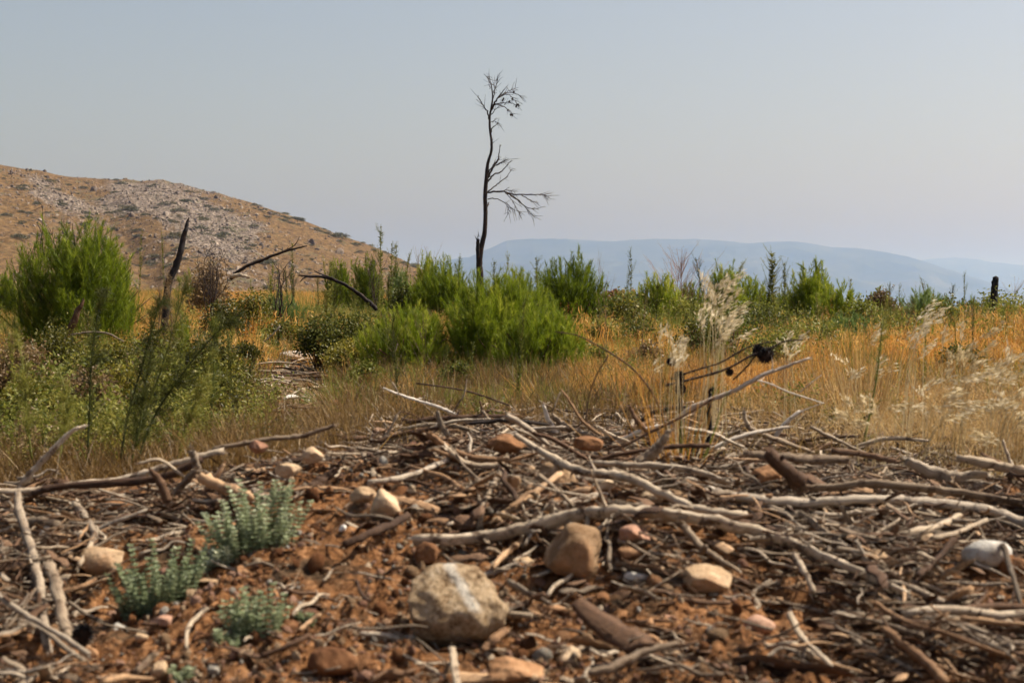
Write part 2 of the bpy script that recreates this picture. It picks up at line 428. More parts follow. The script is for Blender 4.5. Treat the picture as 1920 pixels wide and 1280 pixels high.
def rocky(u, t, x, y):
    r = np.exp(-(((u - 400) / 110) ** 2 + ((t - .62) / .30) ** 2)) + .8 * np.exp(-(((u - 270) / 120) ** 2 + ((t - .88) / .16) ** 2)) + .6 * np.exp(-(((u - 60 - (1 - t) * 200) / 60) ** 2 + ((t - .8) / .3) ** 2))
    return r * .8 + .25 * fbm2(x, y, .05, 3, 91)
uu = np.linspace(-2400, 1150, 640); tt = np.concatenate([np.linspace(0, 1, 200), np.linspace(1, 2, 25)[1:]])
Ug, Tg = np.meshgrid(uu, tt, indexing='ij'); pts = hill_pt(Ug, Tg); a, b = Ug.shape
i = np.arange(a - 1)[:, None]; j = np.arange(b - 1)[None]
q = np.stack([i * b + j, (i + 1) * b + j, (i + 1) * b + j + 1, i * b + j + 1], -1).reshape(-1, 4)
mb = MB(); mb.add(pts.reshape(-1, 3), q, None, np.clip(rocky(Ug, Tg, pts[..., 0], pts[..., 1]), 0, 1).ravel())
tag(link('hill', mb.mesh('hill', M['hill'])), 'dry tan hillside with pale limestone outcrops on the left', None, None, 'structure')

stone_src = []
for k in range(5):
    mb = MB(); rock(mb, (0, 0, 0), (1, .8, .6), 2, 40 + k, 10, .15); stone_src.append(mb.mesh('limestone', M['hill_stone'], False))
N = 42000; u = R.uniform(-500, 1000, N); t = R.uniform(.02, 1.0, N); p = hill_pt(u, t)
keep = R.random(N) < np.clip(rocky(u, t, p[:, 0], p[:, 1]) * .75 + .10, 0, 1); p = p[keep]; N = len(p)
scatter('hillside_rocks', p, R.uniform(0, 6.28, (N, 3)), np.exp(R.normal(-1.3, .5, N)), R.integers(0, 5, N), stone_src, 'pale limestone rubble strewn over the hillside')
bush_src = []
for k in range(4):
    mb = MB(); n_ = 420; dr = unit(R.standard_normal((n_, 3)) + [0, 0, .5]); dr[:, 2] = np.abs(dr[:, 2])
    ps_ = dr * (R.uniform(.45, 1, (n_, 1))) * [1, 1, .6]; blades(mb, ps_, R.standard_normal((n_, 3)) + dr, .32, .2, 0, 1, None, 0, -1)
    bush_src.append(mb.mesh('hill_bush', M['scrub']))
N = 9000; u = R.uniform(-500, 1000, N); t = R.uniform(.02, 1.0, N); p = hill_pt(u, t)
keep = (fbm2(p[:, 0], p[:, 1], .05, 4, 55) > .30) & (R.random(N) < .30); keep |= R.random(N) < .05; p = p[keep]; N = len(p)
scatter('hillside_scrub', p, np.stack([np.zeros(N), np.zeros(N), R.uniform(0, 6.28, N)], -1), np.exp(R.normal(-.45, .45, N))[:, None] * [1.3, 1.3, .8], R.integers(0, 4, N), bush_src, 'low dark scrub dotted over the hillside')

# ------------------------------------------------------------------ far mountains
def range_(name, sil, d0, depth, label, seed):
    sil = np.array(sil, float); us = np.linspace(sil[0, 0], sil[-1, 0], 700); v = np.interp(us, sil[:, 0], sil[:, 1])
    v = v + 1.4 * fbm2(us, us * 0, .02, 5, seed, .6) 
    tt = np.concatenate([np.linspace(0, 1, 90), np.linspace(1, 1.5, 12)[1:]])
    Ug, Tg = np.meshgrid(us, tt, indexing='ij'); V = np.repeat(v[:, None], len(tt), 1)
    d = d0 - depth * (1 - Tg); top = (560 - V) / F * d0; foot = -110.
    x = (Ug - 960) / F * d
    gull = np.abs(fbm2(x, d, .0011, 5, seed + 3, .55)) * 150 * np.clip(np.sin(np.clip(Tg, 0, 1) * PI), 0, 1)
    z = CZ + foot + (top - foot) * np.where(Tg < 1, Tg ** .8, 1 - (Tg - 1)) - gull
    pts = np.stack([x, d, z], -1); a, b = Ug.shape; i = np.arange(a - 1)[:, None]; j = np.arange(b - 1)[None]
    q = np.stack([i * b + j, (i + 1) * b + j, (i + 1) * b + j + 1, i * b + j + 1], -1).reshape(-1, 4)
    mb = MB(); mb.add(pts.reshape(-1, 3), q); tag(link(name, mb.mesh(name, M['mountain'])), label, None, None, 'structure')
range_('mountain', [[600, 640], [720, 545], [790, 512], [845, 487], [880, 483], [905, 472], [950, 451], [1000, 447], [1150, 451], [1230, 448], [1330, 450], [1400, 455], [1480, 453], [1560, 463], [1620, 467], [1700, 480], [1760, 500], [1840, 525], [1920, 552], [2050, 590], [2200, 640]], 9000, 2500, 'long flat topped mountain fading to blue in the haze', 5)
range_('mountain', [[1400, 640], [1560, 560], [1660, 505], [1730, 487], [1790, 482], [1830, 486], [1860, 493], [1920, 498], [2050, 512], [2300, 500], [2600, 520], [3100, 640]], 13500, 2500, 'fainter blue ridge at the right behind the nearer mountain', 8)

# ------------------------------------------------------------------ haze
bm = bmesh.new(); bmesh.ops.create_cube(bm, size=1); me = bpy.data.meshes.new('haze'); bm.to_mesh(me); bm.free()
hz = link('haze', me, None, (0, 0, 110.), None, (44000, 44000, 480)); tag(hz, 'thin blue grey haze over the valley', None, None, 'stuff')
n = NT('haze_air'); HD = 2.1e-4
pv = n.n('ShaderNodeVolumePrincipled', inp={'Color': (.28, .41, .72, 1), 'Density': HD, 'Anisotropy': .62, 'Absorption Color': (.7, .7, .7, 1)})
n.t.links.new(pv.outputs[0], n.out.inputs['Volume']); me.materials.append(n.m)

# ================================================================== PLANTS
def rdir(n, up=1.0, spread=.5):
    v = R.standard_normal((n, 3)) * spread; v[:, 2] = up + np.abs(v[:, 2]) * .2; return unit(v)

def clump(name, n, rad, h0, h1, w, lean, droop, mat, heads=0, hl=.012, hw=.005, k=3):
    mb = MB(); a = R.uniform(0, 2 * PI, n); r = rad * np.sqrt(R.random(n))
    b = np.stack([r * np.cos(a), r * np.sin(a), np.full(n, -.02)], -1)
    d = np.stack([np.cos(a) * lean * r / rad + R.normal(0, lean * .5, n), np.sin(a) * lean * r / rad + R.normal(0, lean * .5, n), np.ones(n)], -1); d = unit(d)
    L = R.uniform(h0, h1, n); dr = R.uniform(0, droop, n); tn = np.clip(R.normal(.5, .22, n), 0, 1)
    blades(mb, b, d, L, w, dr, k, tn, 0, .6)
    if heads:
        m = n * heads; ii = np.repeat(np.arange(n), heads); t = R.uniform(.68, 1.0, m)
        p = b[ii] + d[ii] * (L[ii] * t)[:, None]; p[:, 2] -= dr[ii] * L[ii] * t ** 2
        p += R.normal(0, .006, (m, 3))
        blades(mb, p, unit(d[ii] + R.normal(0, .5, (m, 3))), hl * R.uniform(.6, 1.3, m), hw, .1, 1, np.clip(tn[ii] + R.normal(.08, .15, m), 0, 1), 0, -1)
    return mb.mesh(name, M[mat])

gold = [clump('gold_clump', 58, .13,   .10 + .02 * k, .28 + .025 * k, .0026, .34, .35, 'dry_grass', 13, .012, .0055, 4) for k in range(5)]
goldfar = [clump('gold_far', 60, .28, .10, .30, .009, .25, .18, 'dry_grass', 5, .03, .012, 2) for k in range(3)]
green = [clump('green_clump', 40, .10, .12, .32 + .03 * k, .0055, .25, .35, 'green_grass', 0) for k in range(4)]
low = [clump('low_clump', 42, .10, .04, .17 + .03 * k, .004, .6, .35, 'low_grass', 4, .01, .005) for k in range(4)]
tan = [clump('tan_clump', 44, .14, .10, .38, .0026, .8, .8, 'tan_grass', 6, .014, .005, 5) for k in range(4)]

def leafclump(name, n, rad, h, leaf, mat, stems=14):
    mb = MB(); a = R.uniform(0, 2 * PI, stems); r = rad * R.random(stems); b = np.stack([r * .4 * np.cos(a), r * .4 * np.sin(a), a * 0], -1)
    d = unit(np.stack([np.cos(a) * r / rad * .8, np.sin(a) * r / rad * .8, a * 0 + 1], -1)); L = h * R.uniform(.5, 1.1, stems)
    blades(mb, b, d, L, .006, .1, 3, .2)
    ii = R.integers(0, stems, n); t = R.uniform(.15, 1, n); p = b[ii] + d[ii] * (L[ii] * t)[:, None] + R.normal(0, leaf * .8, (n, 3))
    blades(mb, p, unit(R.standard_normal((n, 3)) + d[ii] * .6), leaf * R.uniform(.6, 1.3, n), leaf * .42, .2, 2, None, 0, -1)
    return mb.mesh(name, M[mat])
wgreen = [leafclump('weed_clump', 420, .2, .34, .03, 'weed_green') for k in range(3)]
wdark = [leafclump('oak_clump', 520, .22, .32, .022, 'oak_leaves') for k in range(3)]
wbrown = [leafclump('brown_clump', 320, .2, .32, .018, 'weed_brown') for k in range(3)]

def sector(n, d0, d1, u0=-260, u1=2180):
    if u0 == -260: n, u0, u1 = int(n * 1.45), -800, 2740
    d = np.sqrt(R.uniform(d0 ** 2, d1 ** 2, n)); u = R.uniform(u0, u1, n); return u, d
def ell(u, d, cu, cd, ru, rd): return np.exp(-(((u - cu) / ru) ** 2 + ((d - cd) / rd) ** 2) ** 2)
def place(u, d):
    x = XU(u, d); return np.stack([x, d, ground(x, d)], -1)
def upright(n, tilt=.08): return np.stack([R.normal(0, tilt, n), R.normal(0, tilt, n), R.uniform(0, 2 * PI, n)], -1)
def sm(x, a, b): return np.clip((x - a) / (b - a), 0, 1)

def path_mask(u, d): return np.clip(ell(u, d, 552, 12.2, 98, 4.6) + ell(u, d, 20, 9, 60, 1.2), 0, 1)
CLEAR = [(148, 15.3, 120), (905, 12.5, 100), (985, 11.9, 80), (1068, 16.9, 78), (842, 18.9, 65), (770, 12.6, 70), (1237, 18.9, 60), (1160, 17, 50), (1520, 21, 50), (1572, 20, 55), (1352, 23, 45), (1735, 20, 65), (625, 11, 60), (660, 12, 70), (530, 11.8, 48)]
def clear_mask(u, d):
    m = np.zeros(len(u))
    for cu, cd, w in CLEAR: m = np.maximum(m, (np.abs(u - cu) < w * .95) & (d < cd + w / F * cd * .8) & (d > cd - 2.4))
    return m
def w_gold(u, d):
    right = (.30 + .70 * sm(u + 160 * fbm2(XU(u, d), d, .8, 2, 5), 780, 1180)) * sm(u, 600, 700) * sm(d, np.where(u > 1150, 7.2, 7.0), np.where(u > 1150, 8.6, 9.0))
    left = np.maximum(sm(d, 13.5, 16), .3 * sm(fbm2(XU(u, d), d, .9, 2, 19), .1, .4) * sm(d, 10, 12))
    nz = fbm2(XU(u, d), d, .45, 3, 12)
    g = np.maximum(right, left) * np.clip(.66 + nz * 1.2, 0, 1)
    g = g + .10 * ell(u, d, 640, 9.8, 90, 1.0)
    return np.clip(g * (1 - path_mask(u, d)) * (1 - .72 * clear_mask(u, d)), 0, 1)

def hs(u, d):
    centre = 1 - .58 * (1 - sm(u, 1040, 1180)) * sm(u, 420, 520) * (1 - sm(d, 12.2, 13.2))
    right = 1 - .38 * sm(u, 1040, 1180) * (1 - sm(d, 11, 15))
    return centre * right * np.clip(1 + .45 * fbm2(XU(u, d), d, .7, 3, 127), .55, 1.45)
# dry golden grass, near and far
u, d = sector(9000, 6.6, 17); k = R.random(len(u)) < w_gold(u, d); u, d = u[k], d[k]
p1 = place(u, d); s1 = R.uniform(.45, 1.25, len(u)) * (1 - .35 * ((d < 9))) * hs(u, d)
u, d = sector(30000, 16.5, 62); k = R.random(len(u)) < np.clip(w_gold(u, d) + .1, 0, 1); u, d = u[k], d[k]
p2 = place(u, d); h2 = hs(u, d)
pts = np.vstack([p1, p2]); n1, n2 = len(p1), len(p2)
scatter('dry_grass', pts, upright(n1 + n2), np.concatenate([s1, R.uniform(.6, 1.1, n2) * h2]), np.concatenate([R.integers(0, 5, n1), R.integers(5, 8, n2)]), gold + goldfar, 'golden orange dry grass over the whole field')
# green grass tufts and weeds between
def w_green(u, d):
    nz = fbm2(XU(u, d), d, .6, 3, 44)
    g = .30 + .9 * nz + .3 * sm(u, 950, 1150) * sm(d, 11, 15) * sm(fbm2(XU(u, d), d, .33, 2, 99), -.2, .3) + .25 * ell(u, d, 900, 15, 400, 7) + .2 * (u < 560) * (d < 13)
    return np.clip(g * (1 - path_mask(u, d)) * sm(d, 6.6, 9), 0, 1)
u, d = sector(12000, 6.8, 55); u2, d2 = sector(9000, 7.2, 22); u, d = np.concatenate([u, u2]), np.concatenate([d, d2]); k = R.random(len(u)) < w_green(u, d); u, d = u[k], d[k]; N = len(u)
scatter('green_grass', place(u, d), upright(N), R.uniform(.6, 1.25, N) * np.clip(.7 + d / 40, .6, 1.2) * (.35 + .65 * hs(u, d)), R.integers(0, 4, N), green, 'green grass tufts growing through the dry grass')
# low grass and litter-grown turf just behind the bank
u, d = sector(9000, 5.7, 14); nz = fbm2(XU(u, d), d, 1.2, 3, 61)
wl = np.clip(.45 + .5 * nz, 0, 1) * (1 - path_mask(u, d)) * (1 - .75 * ell(u, d, 950, 6.3, 330, .9)) * (1 - .7 * sm(u, 1100, 1300) * (d < 7.8))
k = R.random(len(u)) < wl; u, d = u[k], d[k]; N = len(u)
scatter('low_grass', place(u, d), upright(N, .15), R.uniform(.6, 1.25, N), R.integers(0, 4, N), low, 'short brown green grass behind the bank')
# tan tangled grass, right foreground
u, d = sector(3600, 5.45, 9.5, 1280, 2640); k = R.random(len(u)) < np.clip(.45 + .6 * fbm2(XU(u, d), d, 1.0, 3, 63), 0, 1) * sm(u, 1280, 1600) * (1 - .7 * sm(d, 7.5, 9.5)) * (.30 + .70 * sm(u, 1650, 1850)); u, d = u[k], d[k]; N = len(u)
scatter('tan_grass', place(u, d), upright(N, .25), R.uniform(.55, 1.0, N) * np.clip((d - 4.2) / 2.2, .5, 1), R.integers(0, 4, N), tan, 'pale tangled straw grass at the right behind the bank')
# leafy ground cover, mostly left
u, d = sector(8500, 6.4, 26); nz = fbm2(XU(u, d), d, .8, 3, 71)
wl = (.9 * (1 - sm(u, 500, 700)) * (1 - sm(d, 13, 15)) + .5 * ell(u, d, 700, 12.5, 150, 2.) + .17 + .45 * sm(u, 950, 1150) * sm(d, 10, 13) * sm(fbm2(XU(u, d), d, .4, 2, 98), .0, .35)) * np.clip(.5 + 1.1 * nz, 0, 1) * (1 - path_mask(u, d)) * (1 - .75 * sm(u, 300, 480) * (d < 9.3)) * sm(d, 6.3, 7.4)
k = R.random(len(u)) < wl; u, d = u[k], d[k]; N = len(u)
kind = np.where(fbm2(XU(u, d), d, 1.1, 2, 81) + R.normal(0, .35, N) > -.08, 2, np.where(R.random(N) < .5, 0, 1))
scatter('ground_weeds', place(u, d), upright(N, .12), R.uniform(.5, 1.15, N) * np.clip(hs(u, d), .3, 1.1), kind * 3 + R.integers(0, 3, N), wgreen + wdark + wbrown, 'tangled leafy weeds covering the ground on the left')

# ---------------------------------------------------------------- young pines
def pine_parts(h, w, shoots, needles, L=.075, wd=.0032, mat='pine_needles', seed=0):
    mb = MB(); st = MB()
    nb = 26
    lean = R.normal(0, .05, 2)
    for i in range(nb):
        a = R.uniform(0, 2 * PI); rho = math.sqrt(R.random()); e = np.array([rho * w / 2 * math.cos(a), rho * w / 2 * math.sin(a), h * (1 - .5 * rho ** 2) * R.uniform(.6, .85)])
        mid = e * [.35, .35, .45]
        p, r = smooth_path([(0, 0, -.03), mid, e], [.014 * h + .004, .009 * h, .003], 4); tube(st, p, r, 5, .5)
    lob = R.uniform(0, 2 * PI, 5)
    for i in range(shoots):
        a = R.uniform(0, 2 * PI); el = math.asin(R.random() ** .85); shell = R.uniform(.25, 1.0) ** .45
        lump = 1 + .15 * math.sin(3 * a + lob[0]) + .10 * math.sin(7 * a + lob[1] + 3 * el)
        rho = math.cos(el); rr = rho * w / 2 * lump * shell
        e = np.array([rr * math.cos(a) + lean[0] * h, rr * math.sin(a) + lean[1] * h, h * shell * (.10 + .90 * math.sin(el) ** .72 * (1 + .10 * math.sin(2.3 * a + lob[2])) + R.normal(0, .055))])
        e[2] = max(e[2], .05)
        dirv = unit(np.array([math.cos(a) * rho * .45, math.sin(a) * rho * .45, 1.0]) + R.normal(0, .22, 3))
        SL = h * R.uniform(.10, .22) + .04
        b0 = e - dirv * SL; b0[2] = max(b0[2], .02)
        t = R.uniform(0, 1.0, needles); p = b0 + dirv * (SL * t)[:, None]
        nd = unit(unit(R.standard_normal((needles, 3))) * R.uniform(.45, .95) + dirv)
        tn = np.clip(.45 + R.normal(0, .20) + .25 * (t - .5) + R.normal(0, .08, needles), 0, 1)
        blades(mb, p, nd, L * R.uniform(.65, 1.1, needles) * (1 - .35 * t), wd, 0., 1, tn, 0, .5)
        if i % 3 == 0: blades(st, [b0], [dirv], SL, .004, 0, 2, .6)
    return mb, st
def pine(u, v0, vt, wpx, d, label, shoots=230, needles=46, mat='pine_needles', group='young pines in the field'):
    """base at the ground under pixel column u, crown top at pixel row vt"""
    x = XU(u, d); z = gz(x, d); top = P(u, vt, d)[2]; h = max(top - z, .15); w = wpx / F * d
    L = min(.085, .05 + .03 * h); dd = max(1, d / 11); shoots = int(shoots * 2.5)
    mb, st = pine_parts(h, w, shoots, needles, L, .0029 * dd, mat)
    o = bpy.data.objects.new('pine_sapling', None); COL.objects.link(o); o.location = (x, d, z); tag(o, label, 'young pine', group)
    o.rotation_euler = (0, 0, 0)
    link('foliage', mb.mesh('pine_foliage', M[mat]), o); link('branches', st.mesh('pine_branches', M['brown_wood']), o)
    return o
pine(166, 0, 420, 255, 15.5, 'large round bright green young pine at the far left below the rocky hill', 620, 60)
pine(935, 0, 515, 240, 12.3, 'broad bright green young pine in the middle, in front of the bare tree', 460, 58)
pine(1005, 0, 575, 185, 11.5, 'low bushy young pine, right and front half of the pine clump below the bare tree', 300, 52)
pine(1068, 0, 484, 165, 17.0, 'dense upright young pine just right of the bare tree trunk', 420, 56)
pine(842, 0, 484, 150, 18.0, 'upright young pine left of the bare tree trunk', 320, 50)
pine(792, 0, 482, 60, 22.0, 'narrow young pine on the skyline between the hill and the bare tree', 130, 44)
pine(765, 0, 572, 190, 12.2, 'wispy young pine left of the central pine clump', 260, 50)
pine(1237, 0, 520, 110, 19.0, 'dark young pine below the heap of rubble', 300, 50)
pine(1160, 0, 545, 110, 17.0, 'paler young pine between two darker ones right of centre', 180, 40, 'pine_needles_pale')
pine(1520, 0, 497, 95, 21.0, 'tall dark young pine on the skyline right of centre', 280, 50)
pine(1572, 0, 530, 110, 20.0, 'spreading young pine to the right of the tall dark one', 220, 46)
pine(1352, 0, 500, 90, 23.0, 'young pine on the skyline behind the pale grass plumes', 220, 46)
pine(1410, 0, 520, 90, 24.0, 'small young pine on the skyline left of the many branched weed', 160, 46)
pine(1640, 0, 545, 70, 26.0, 'small round young pine on the skyline further right', 150, 40)
pine(1862, 0, 545, 36, 22.0, 'tiny young pine at the foot of the charred stump on the right', 60, 40)
pine(1735, 0, 540, 130, 20.0, 'wide low young pine left of the charred stump on the right', 240, 46, 'pine_needles_pale')
pine(690, 0, 482, 70, 27.0, 'young pine at the foot of the hill, below the tall forked weed', 200, 42)
pine(640, 0, 490, 60, 28.0, 'small young pine at the foot of the hill slope', 150, 42)
pine(745, 0, 500, 70, 24.0, 'small dull young pine right of the tall forked weed', 140, 42, 'pine_needles_pale')
pine(520, 0, 545, 120, 20.0, 'pale low young pine in the golden grass left of centre', 130, 40, 'pine_needles_pale')
pine(965, 0, 500, 70, 22.0, 'young pine on the skyline just right of the bare tree trunk base', 150, 44)
pine(1590, 0, 588, 110, 15.5, 'yellowish low young pine in the golden grass on the right', 170, 44, 'pine_needles_pale')
pine(1465, 0, 545, 70, 24.0, 'short young pine on the skyline behind the golden grass', 120, 44)
pine(20, 0, 505, 60, 26.0, 'small young pine at the left edge behind the large round one', 120, 42)
pine(1295, 0, 530, 60, 24.0, 'small young pine on the skyline beside the reddish dry weed', 120, 44)
pine(1815, 0, 556, 60, 30.0, 'low young pine on the skyline near the right edge', 90, 40)
pine(340, 0, 592, 50, 12.0, 'thin young pine below the leaning burnt stump on the left', 80, 44)

# ---------------------------------------------------------------- leafy shrubs
def shrub(u, vt, wpx, d, label, mat='oak_leaves', leaf=.017, n=3600, cat='shrub', group='low leafy shrubs'):
    x = XU(u, d); z = gz(x, d); h = max(P(u, vt, d)[2] - z, .18); w = wpx / F * d
    mb = MB(); st = MB(); nc = 70
    a = R.uniform(0, 2 * PI, nc); rho = R.random(nc) ** .6; sh = R.uniform(.45, 1, nc) ** .5
    c = np.stack([rho * w / 2 * np.cos(a), rho * w / 2 * np.sin(a), h * (1 - .45 * rho ** 2) * R.uniform(.8, 1.1, nc) - .02], -1) * sh[:, None]
    for i in range(0, nc, 2):
        p, r = smooth_path([(R.normal(0, .03), R.normal(0, .03), -.03), c[i] * [.5, .5, .4], c[i]], [.007, .005, .002], 3); tube(st, p, r, 4, .5)
    ii = R.integers(0, nc, n); sg = .085 * (w + h) * .6
    p = c[ii] + R.normal(0, 1, (n, 3)) * sg * [1, 1, .75]; p[:, 2] = np.abs(p[:, 2])
    tn = np.clip(.42 + R.normal(0, .12, nc)[ii] + R.normal(0, .16, n), 0, 1)
    dd = max(1., d / 11.)
    blades(mb, p, unit(R.standard_normal((n, 3)) + unit(p) * .7), leaf * dd * R.uniform(.7, 1.3, n), leaf * .62 * dd, .15, 2, tn, 0, -1)
    o = bpy.data.objects.new('leafy_shrub', None); COL.objects.link(o); o.location = (x, d, z); tag(o, label, cat, group)
    link('foliage', mb.mesh('shrub_foliage', M[mat]), o); link('branches', st.mesh('shrub_branches', M['brown_wood']), o)
    return o
SH = [
 (530, 605, 95, 16.0, 'rounded dark shrub right behind the white boulder on the path', 'oak_leaves', 5200),
 (655, 640, 118, 12.6, 'dark shrub casting deep shade beside the white boulder on the path', 'oak_leaves', 6500),
 (670, 590, 150, 13.0, 'grey green shrub left of the wispy young pine', 'weed_dark', 5000),
 (600, 590, 90, 13.2, 'grey green shrub at the foot of the arched burnt branch', 'weed_dark', 3600),
 (470, 545, 90, 17.0, 'dark shrub in the golden grass below the forked dead branch', 'oak_leaves', 3600),
 (420, 565, 80, 16.0, 'low dark shrub right of the leaning burnt stump', 'oak_leaves', 3000),
 (110, 610, 130, 10.5, 'leafy shrub directly below the large round young pine', 'oak_leaves', 5200),
 (205, 625, 120, 10.0, 'leafy shrub behind the pale dead branch on the left', 'oak_leaves', 5200),
 (290, 620, 120, 10.6, 'leafy shrub below the leaning burnt stump', 'oak_leaves', 5000),
 (375, 630, 110, 10.4, 'leafy shrub right of the dark feathery weeds', 'oak_leaves', 4600),
 (420, 645, 100, 10.0, 'dark leafy shrub at the left edge of the bare path', 'oak_leaves', 5400),
 (30, 640, 130, 9.5, 'leafy shrub with brown tips at the left edge', 'weed_brown', 4400),
 (60, 700, 140, 8.2, 'low green shrub at the left edge near the pale stones', 'oak_leaves', 4600),
 (160, 690, 120, 8.6, 'dull brown shrub in front of the leafy ones on the left', 'weed_brown', 3600),
 (230, 680, 120, 8.9, 'dark shrub behind the tall feathery weeds', 'oak_leaves', 4600),
 (330, 690, 130, 8.8, 'dark shrub between the feathery weeds and the path', 'oak_leaves', 4800),
 (410, 700, 110, 9.0, 'dark shrub at the near left corner of the bare path', 'oak_leaves', 4600),
 (458, 640, 66, 13.0, 'small dark shrub leaning over the bare path', 'oak_leaves', 3000),
 (1010, 555, 50, 14.6, 'shaded shrub between the central pine clump and the upright one', 'weed_dark', 2200),
 (1190, 600, 70, 14.5, 'dark green shrub low in the golden grass right of centre', 'weed_dark', 2200),
 (1650, 545, 60, 24.0, 'dull brown bush on the skyline at the right', 'weed_brown', 2200),
 (760, 540, 70, 18.0, 'dark shrub under the narrow skyline pine', 'weed_dark', 2400),
 (900, 560, 60, 17.0, 'brownish shrub between the pines in the middle', 'weed_brown', 2000),
 (1130, 600, 60, 14.0, 'pale green weedy shrub beside the dense upright pine', 'weed_green', 2000),
 (390, 490, 70, 22.0, 'brown dry bush at the foot of the hill right of the leaning stump', 'weed_brown', 2600),
 (1560, 620, 60, 13.0, 'yellow green weedy shrub in the golden grass on the right', 'weed_green', 1600),
 (860, 712, 60, 10.6, 'low weedy shrub in front of the central pine clump', 'weed_green', 900),
 (690, 705, 80, 10.6, 'low weedy shrub left of the central pine clump', 'weed_green', 2200),
 (1330, 585, 90, 13.5, 'weedy green shrub in the golden grass behind the cone bearing branch', 'weed_green', 1500),
 (1455, 612, 110, 12.0, 'spreading pale green shrub in the golden grass right of the large cone', 'weed_green', 1700),
 (1690, 590, 120, 14.0, 'loose green shrub in the golden grass at the right', 'weed_green', 1500),
 (1800, 640, 90, 11.0, 'low dull green shrub behind the arching plumes', 'weed_dark', 1200),
 (1210, 640, 90, 11.5, 'low brown green shrub right of the arching dark branch', 'weed_brown', 1400),
 (1885, 590, 80, 15.0, 'dull green shrub in the grass near the right edge', 'weed_dark', 1200),
 (1120, 640, 70, 11.5, 'small yellowish shrub right of the central pine clump', 'weed_green', 1100),
]
for u, vt, w_, d, lb, mt, n_ in SH: shrub(u, vt, w_, d, lb, mt, .017 if mt == 'oak_leaves' else .02, n_)

for i in range(26):
    u = R.uniform(1060, 1960); dd = R.uniform(12.5, 27); k = ['weed_green', 'weed_dark', 'weed_brown', 'oak_leaves'][int(R.choice(4, p=[.45, .25, .15, .15]))]; hpx = R.uniform(.28, .55) / dd * F
    v0 = 560 + (CZ - gz(XU(u, dd), dd)) / dd * F; cn = {'weed_green': 'pale green', 'weed_dark': 'dull green', 'weed_brown': 'dry brown', 'oak_leaves': 'dark olive'}[k]
    shrub(u, v0 - hpx, R.uniform(.4, .9) / dd * F, dd, 'knee high %s bush scattered in the golden grass of the right half' % cn, k, .02, 1300, group='knee high %s bushes in the golden grass' % cn)
# ---------------------------------------------------------------- tall weeds
def weed_mesh(h, leaf, mat, branches=10, fluff=260, leaves=150, wd=.005, top=.55, bl=.22):
    mb = MB(); bend = R.normal(0, .06, 2); pts = [(bend[0] * t * t * h + .008 * math.sin(7 * t), bend[1] * t * t * h, h * t) for t in np.linspace(0, 1, 8)]
    pa = np.array(pts); tube(mb, pa, np.linspace(wd, wd * .3, 8), 4, .25, .05)
    def at(t): return np.stack([np.interp(t, np.linspace(0, 1, 8), pa[:, k]) for k in range(3)], -1)
    t = R.uniform(.12, .97, leaves); a = R.uniform(0, 2 * PI, leaves)
    blades(mb, at(t), np.stack([np.cos(a), np.sin(a), np.full(leaves, 1.1)], -1), leaf * R.uniform(.5, 1.2, leaves) * (1.15 - .7 * t), leaf * .16, .35, 2, None, 0, -1)
    for b in range(branches):
        t0 = R.uniform(top, .95); a = R.uniform(0, 2 * PI); s = at(np.array([t0]))[0]; dr = unit(np.array([math.cos(a) * .55, math.sin(a) * .55, 1.])); Lb = h * bl * R.uniform(.5, 1.) * (1.3 - t0)
        Lb *= 1.5
        e = s + dr * Lb; p, r = smooth_path([s, s * .5 + e * .5 + [0, 0, -.01], e], [wd * .5, wd * .35, wd * .2], 2); tube(mb, p, r, 3, .3, 0)
        m = fluff // branches; q = R.uniform(.1, 1.05, m); pp = s + (e - s) * q[:, None] + R.normal(0, .007 * h, (m, 3))
        blades(mb, pp, unit(R.standard_normal((m, 3)) + dr * 1.2), .018 * h * R.uniform(.6, 1.4, m), .008 * h, 0, 1, np.clip(R.normal(.65, .2, m), 0, 1), 0, -1)
    return mb.mesh('tall_weed', M[mat])
WV = {'green': [weed_mesh(1., .07, 'weed_green', 12, 300, 190) for _ in range(4)],
      'lush': [weed_mesh(1., .085, 'weed_green', 22, 520, 300, .006, .3, .3) for _ in range(3)],
      'dark': [weed_mesh(1., .06, 'weed_dark', 18, 420, 260, .006, .35, .3) for _ in range(3)],
      'dry': [weed_mesh(1., .04, 'weed_brown', 14, 260, 60, .004, .3, .45) for _ in range(3)],
      'pink': [weed_mesh(1., .03, 'pink_twigs', 40, 700, 20, .004, .15, .6) for _ in range(2)]}
def weed(u, vt, d, kind, label, group=None, wide=1.0, tilt=None):
    x = XU(u, d); z = gz(x, d); h = P(u, vt, d)[2] - z
    if h < .08: return
    me = WV[kind][R.integers(len(WV[kind]))]
    tx, ty = (R.normal(0, .05), R.normal(0, .06)) if tilt is None else tilt
    o = link('tall_weed', me, None, (x, d, z - .01), (tx, ty, R.uniform(0, 6.28)), (h * wide, h * wide, h)); tag(o, label, 'weed', group); return o
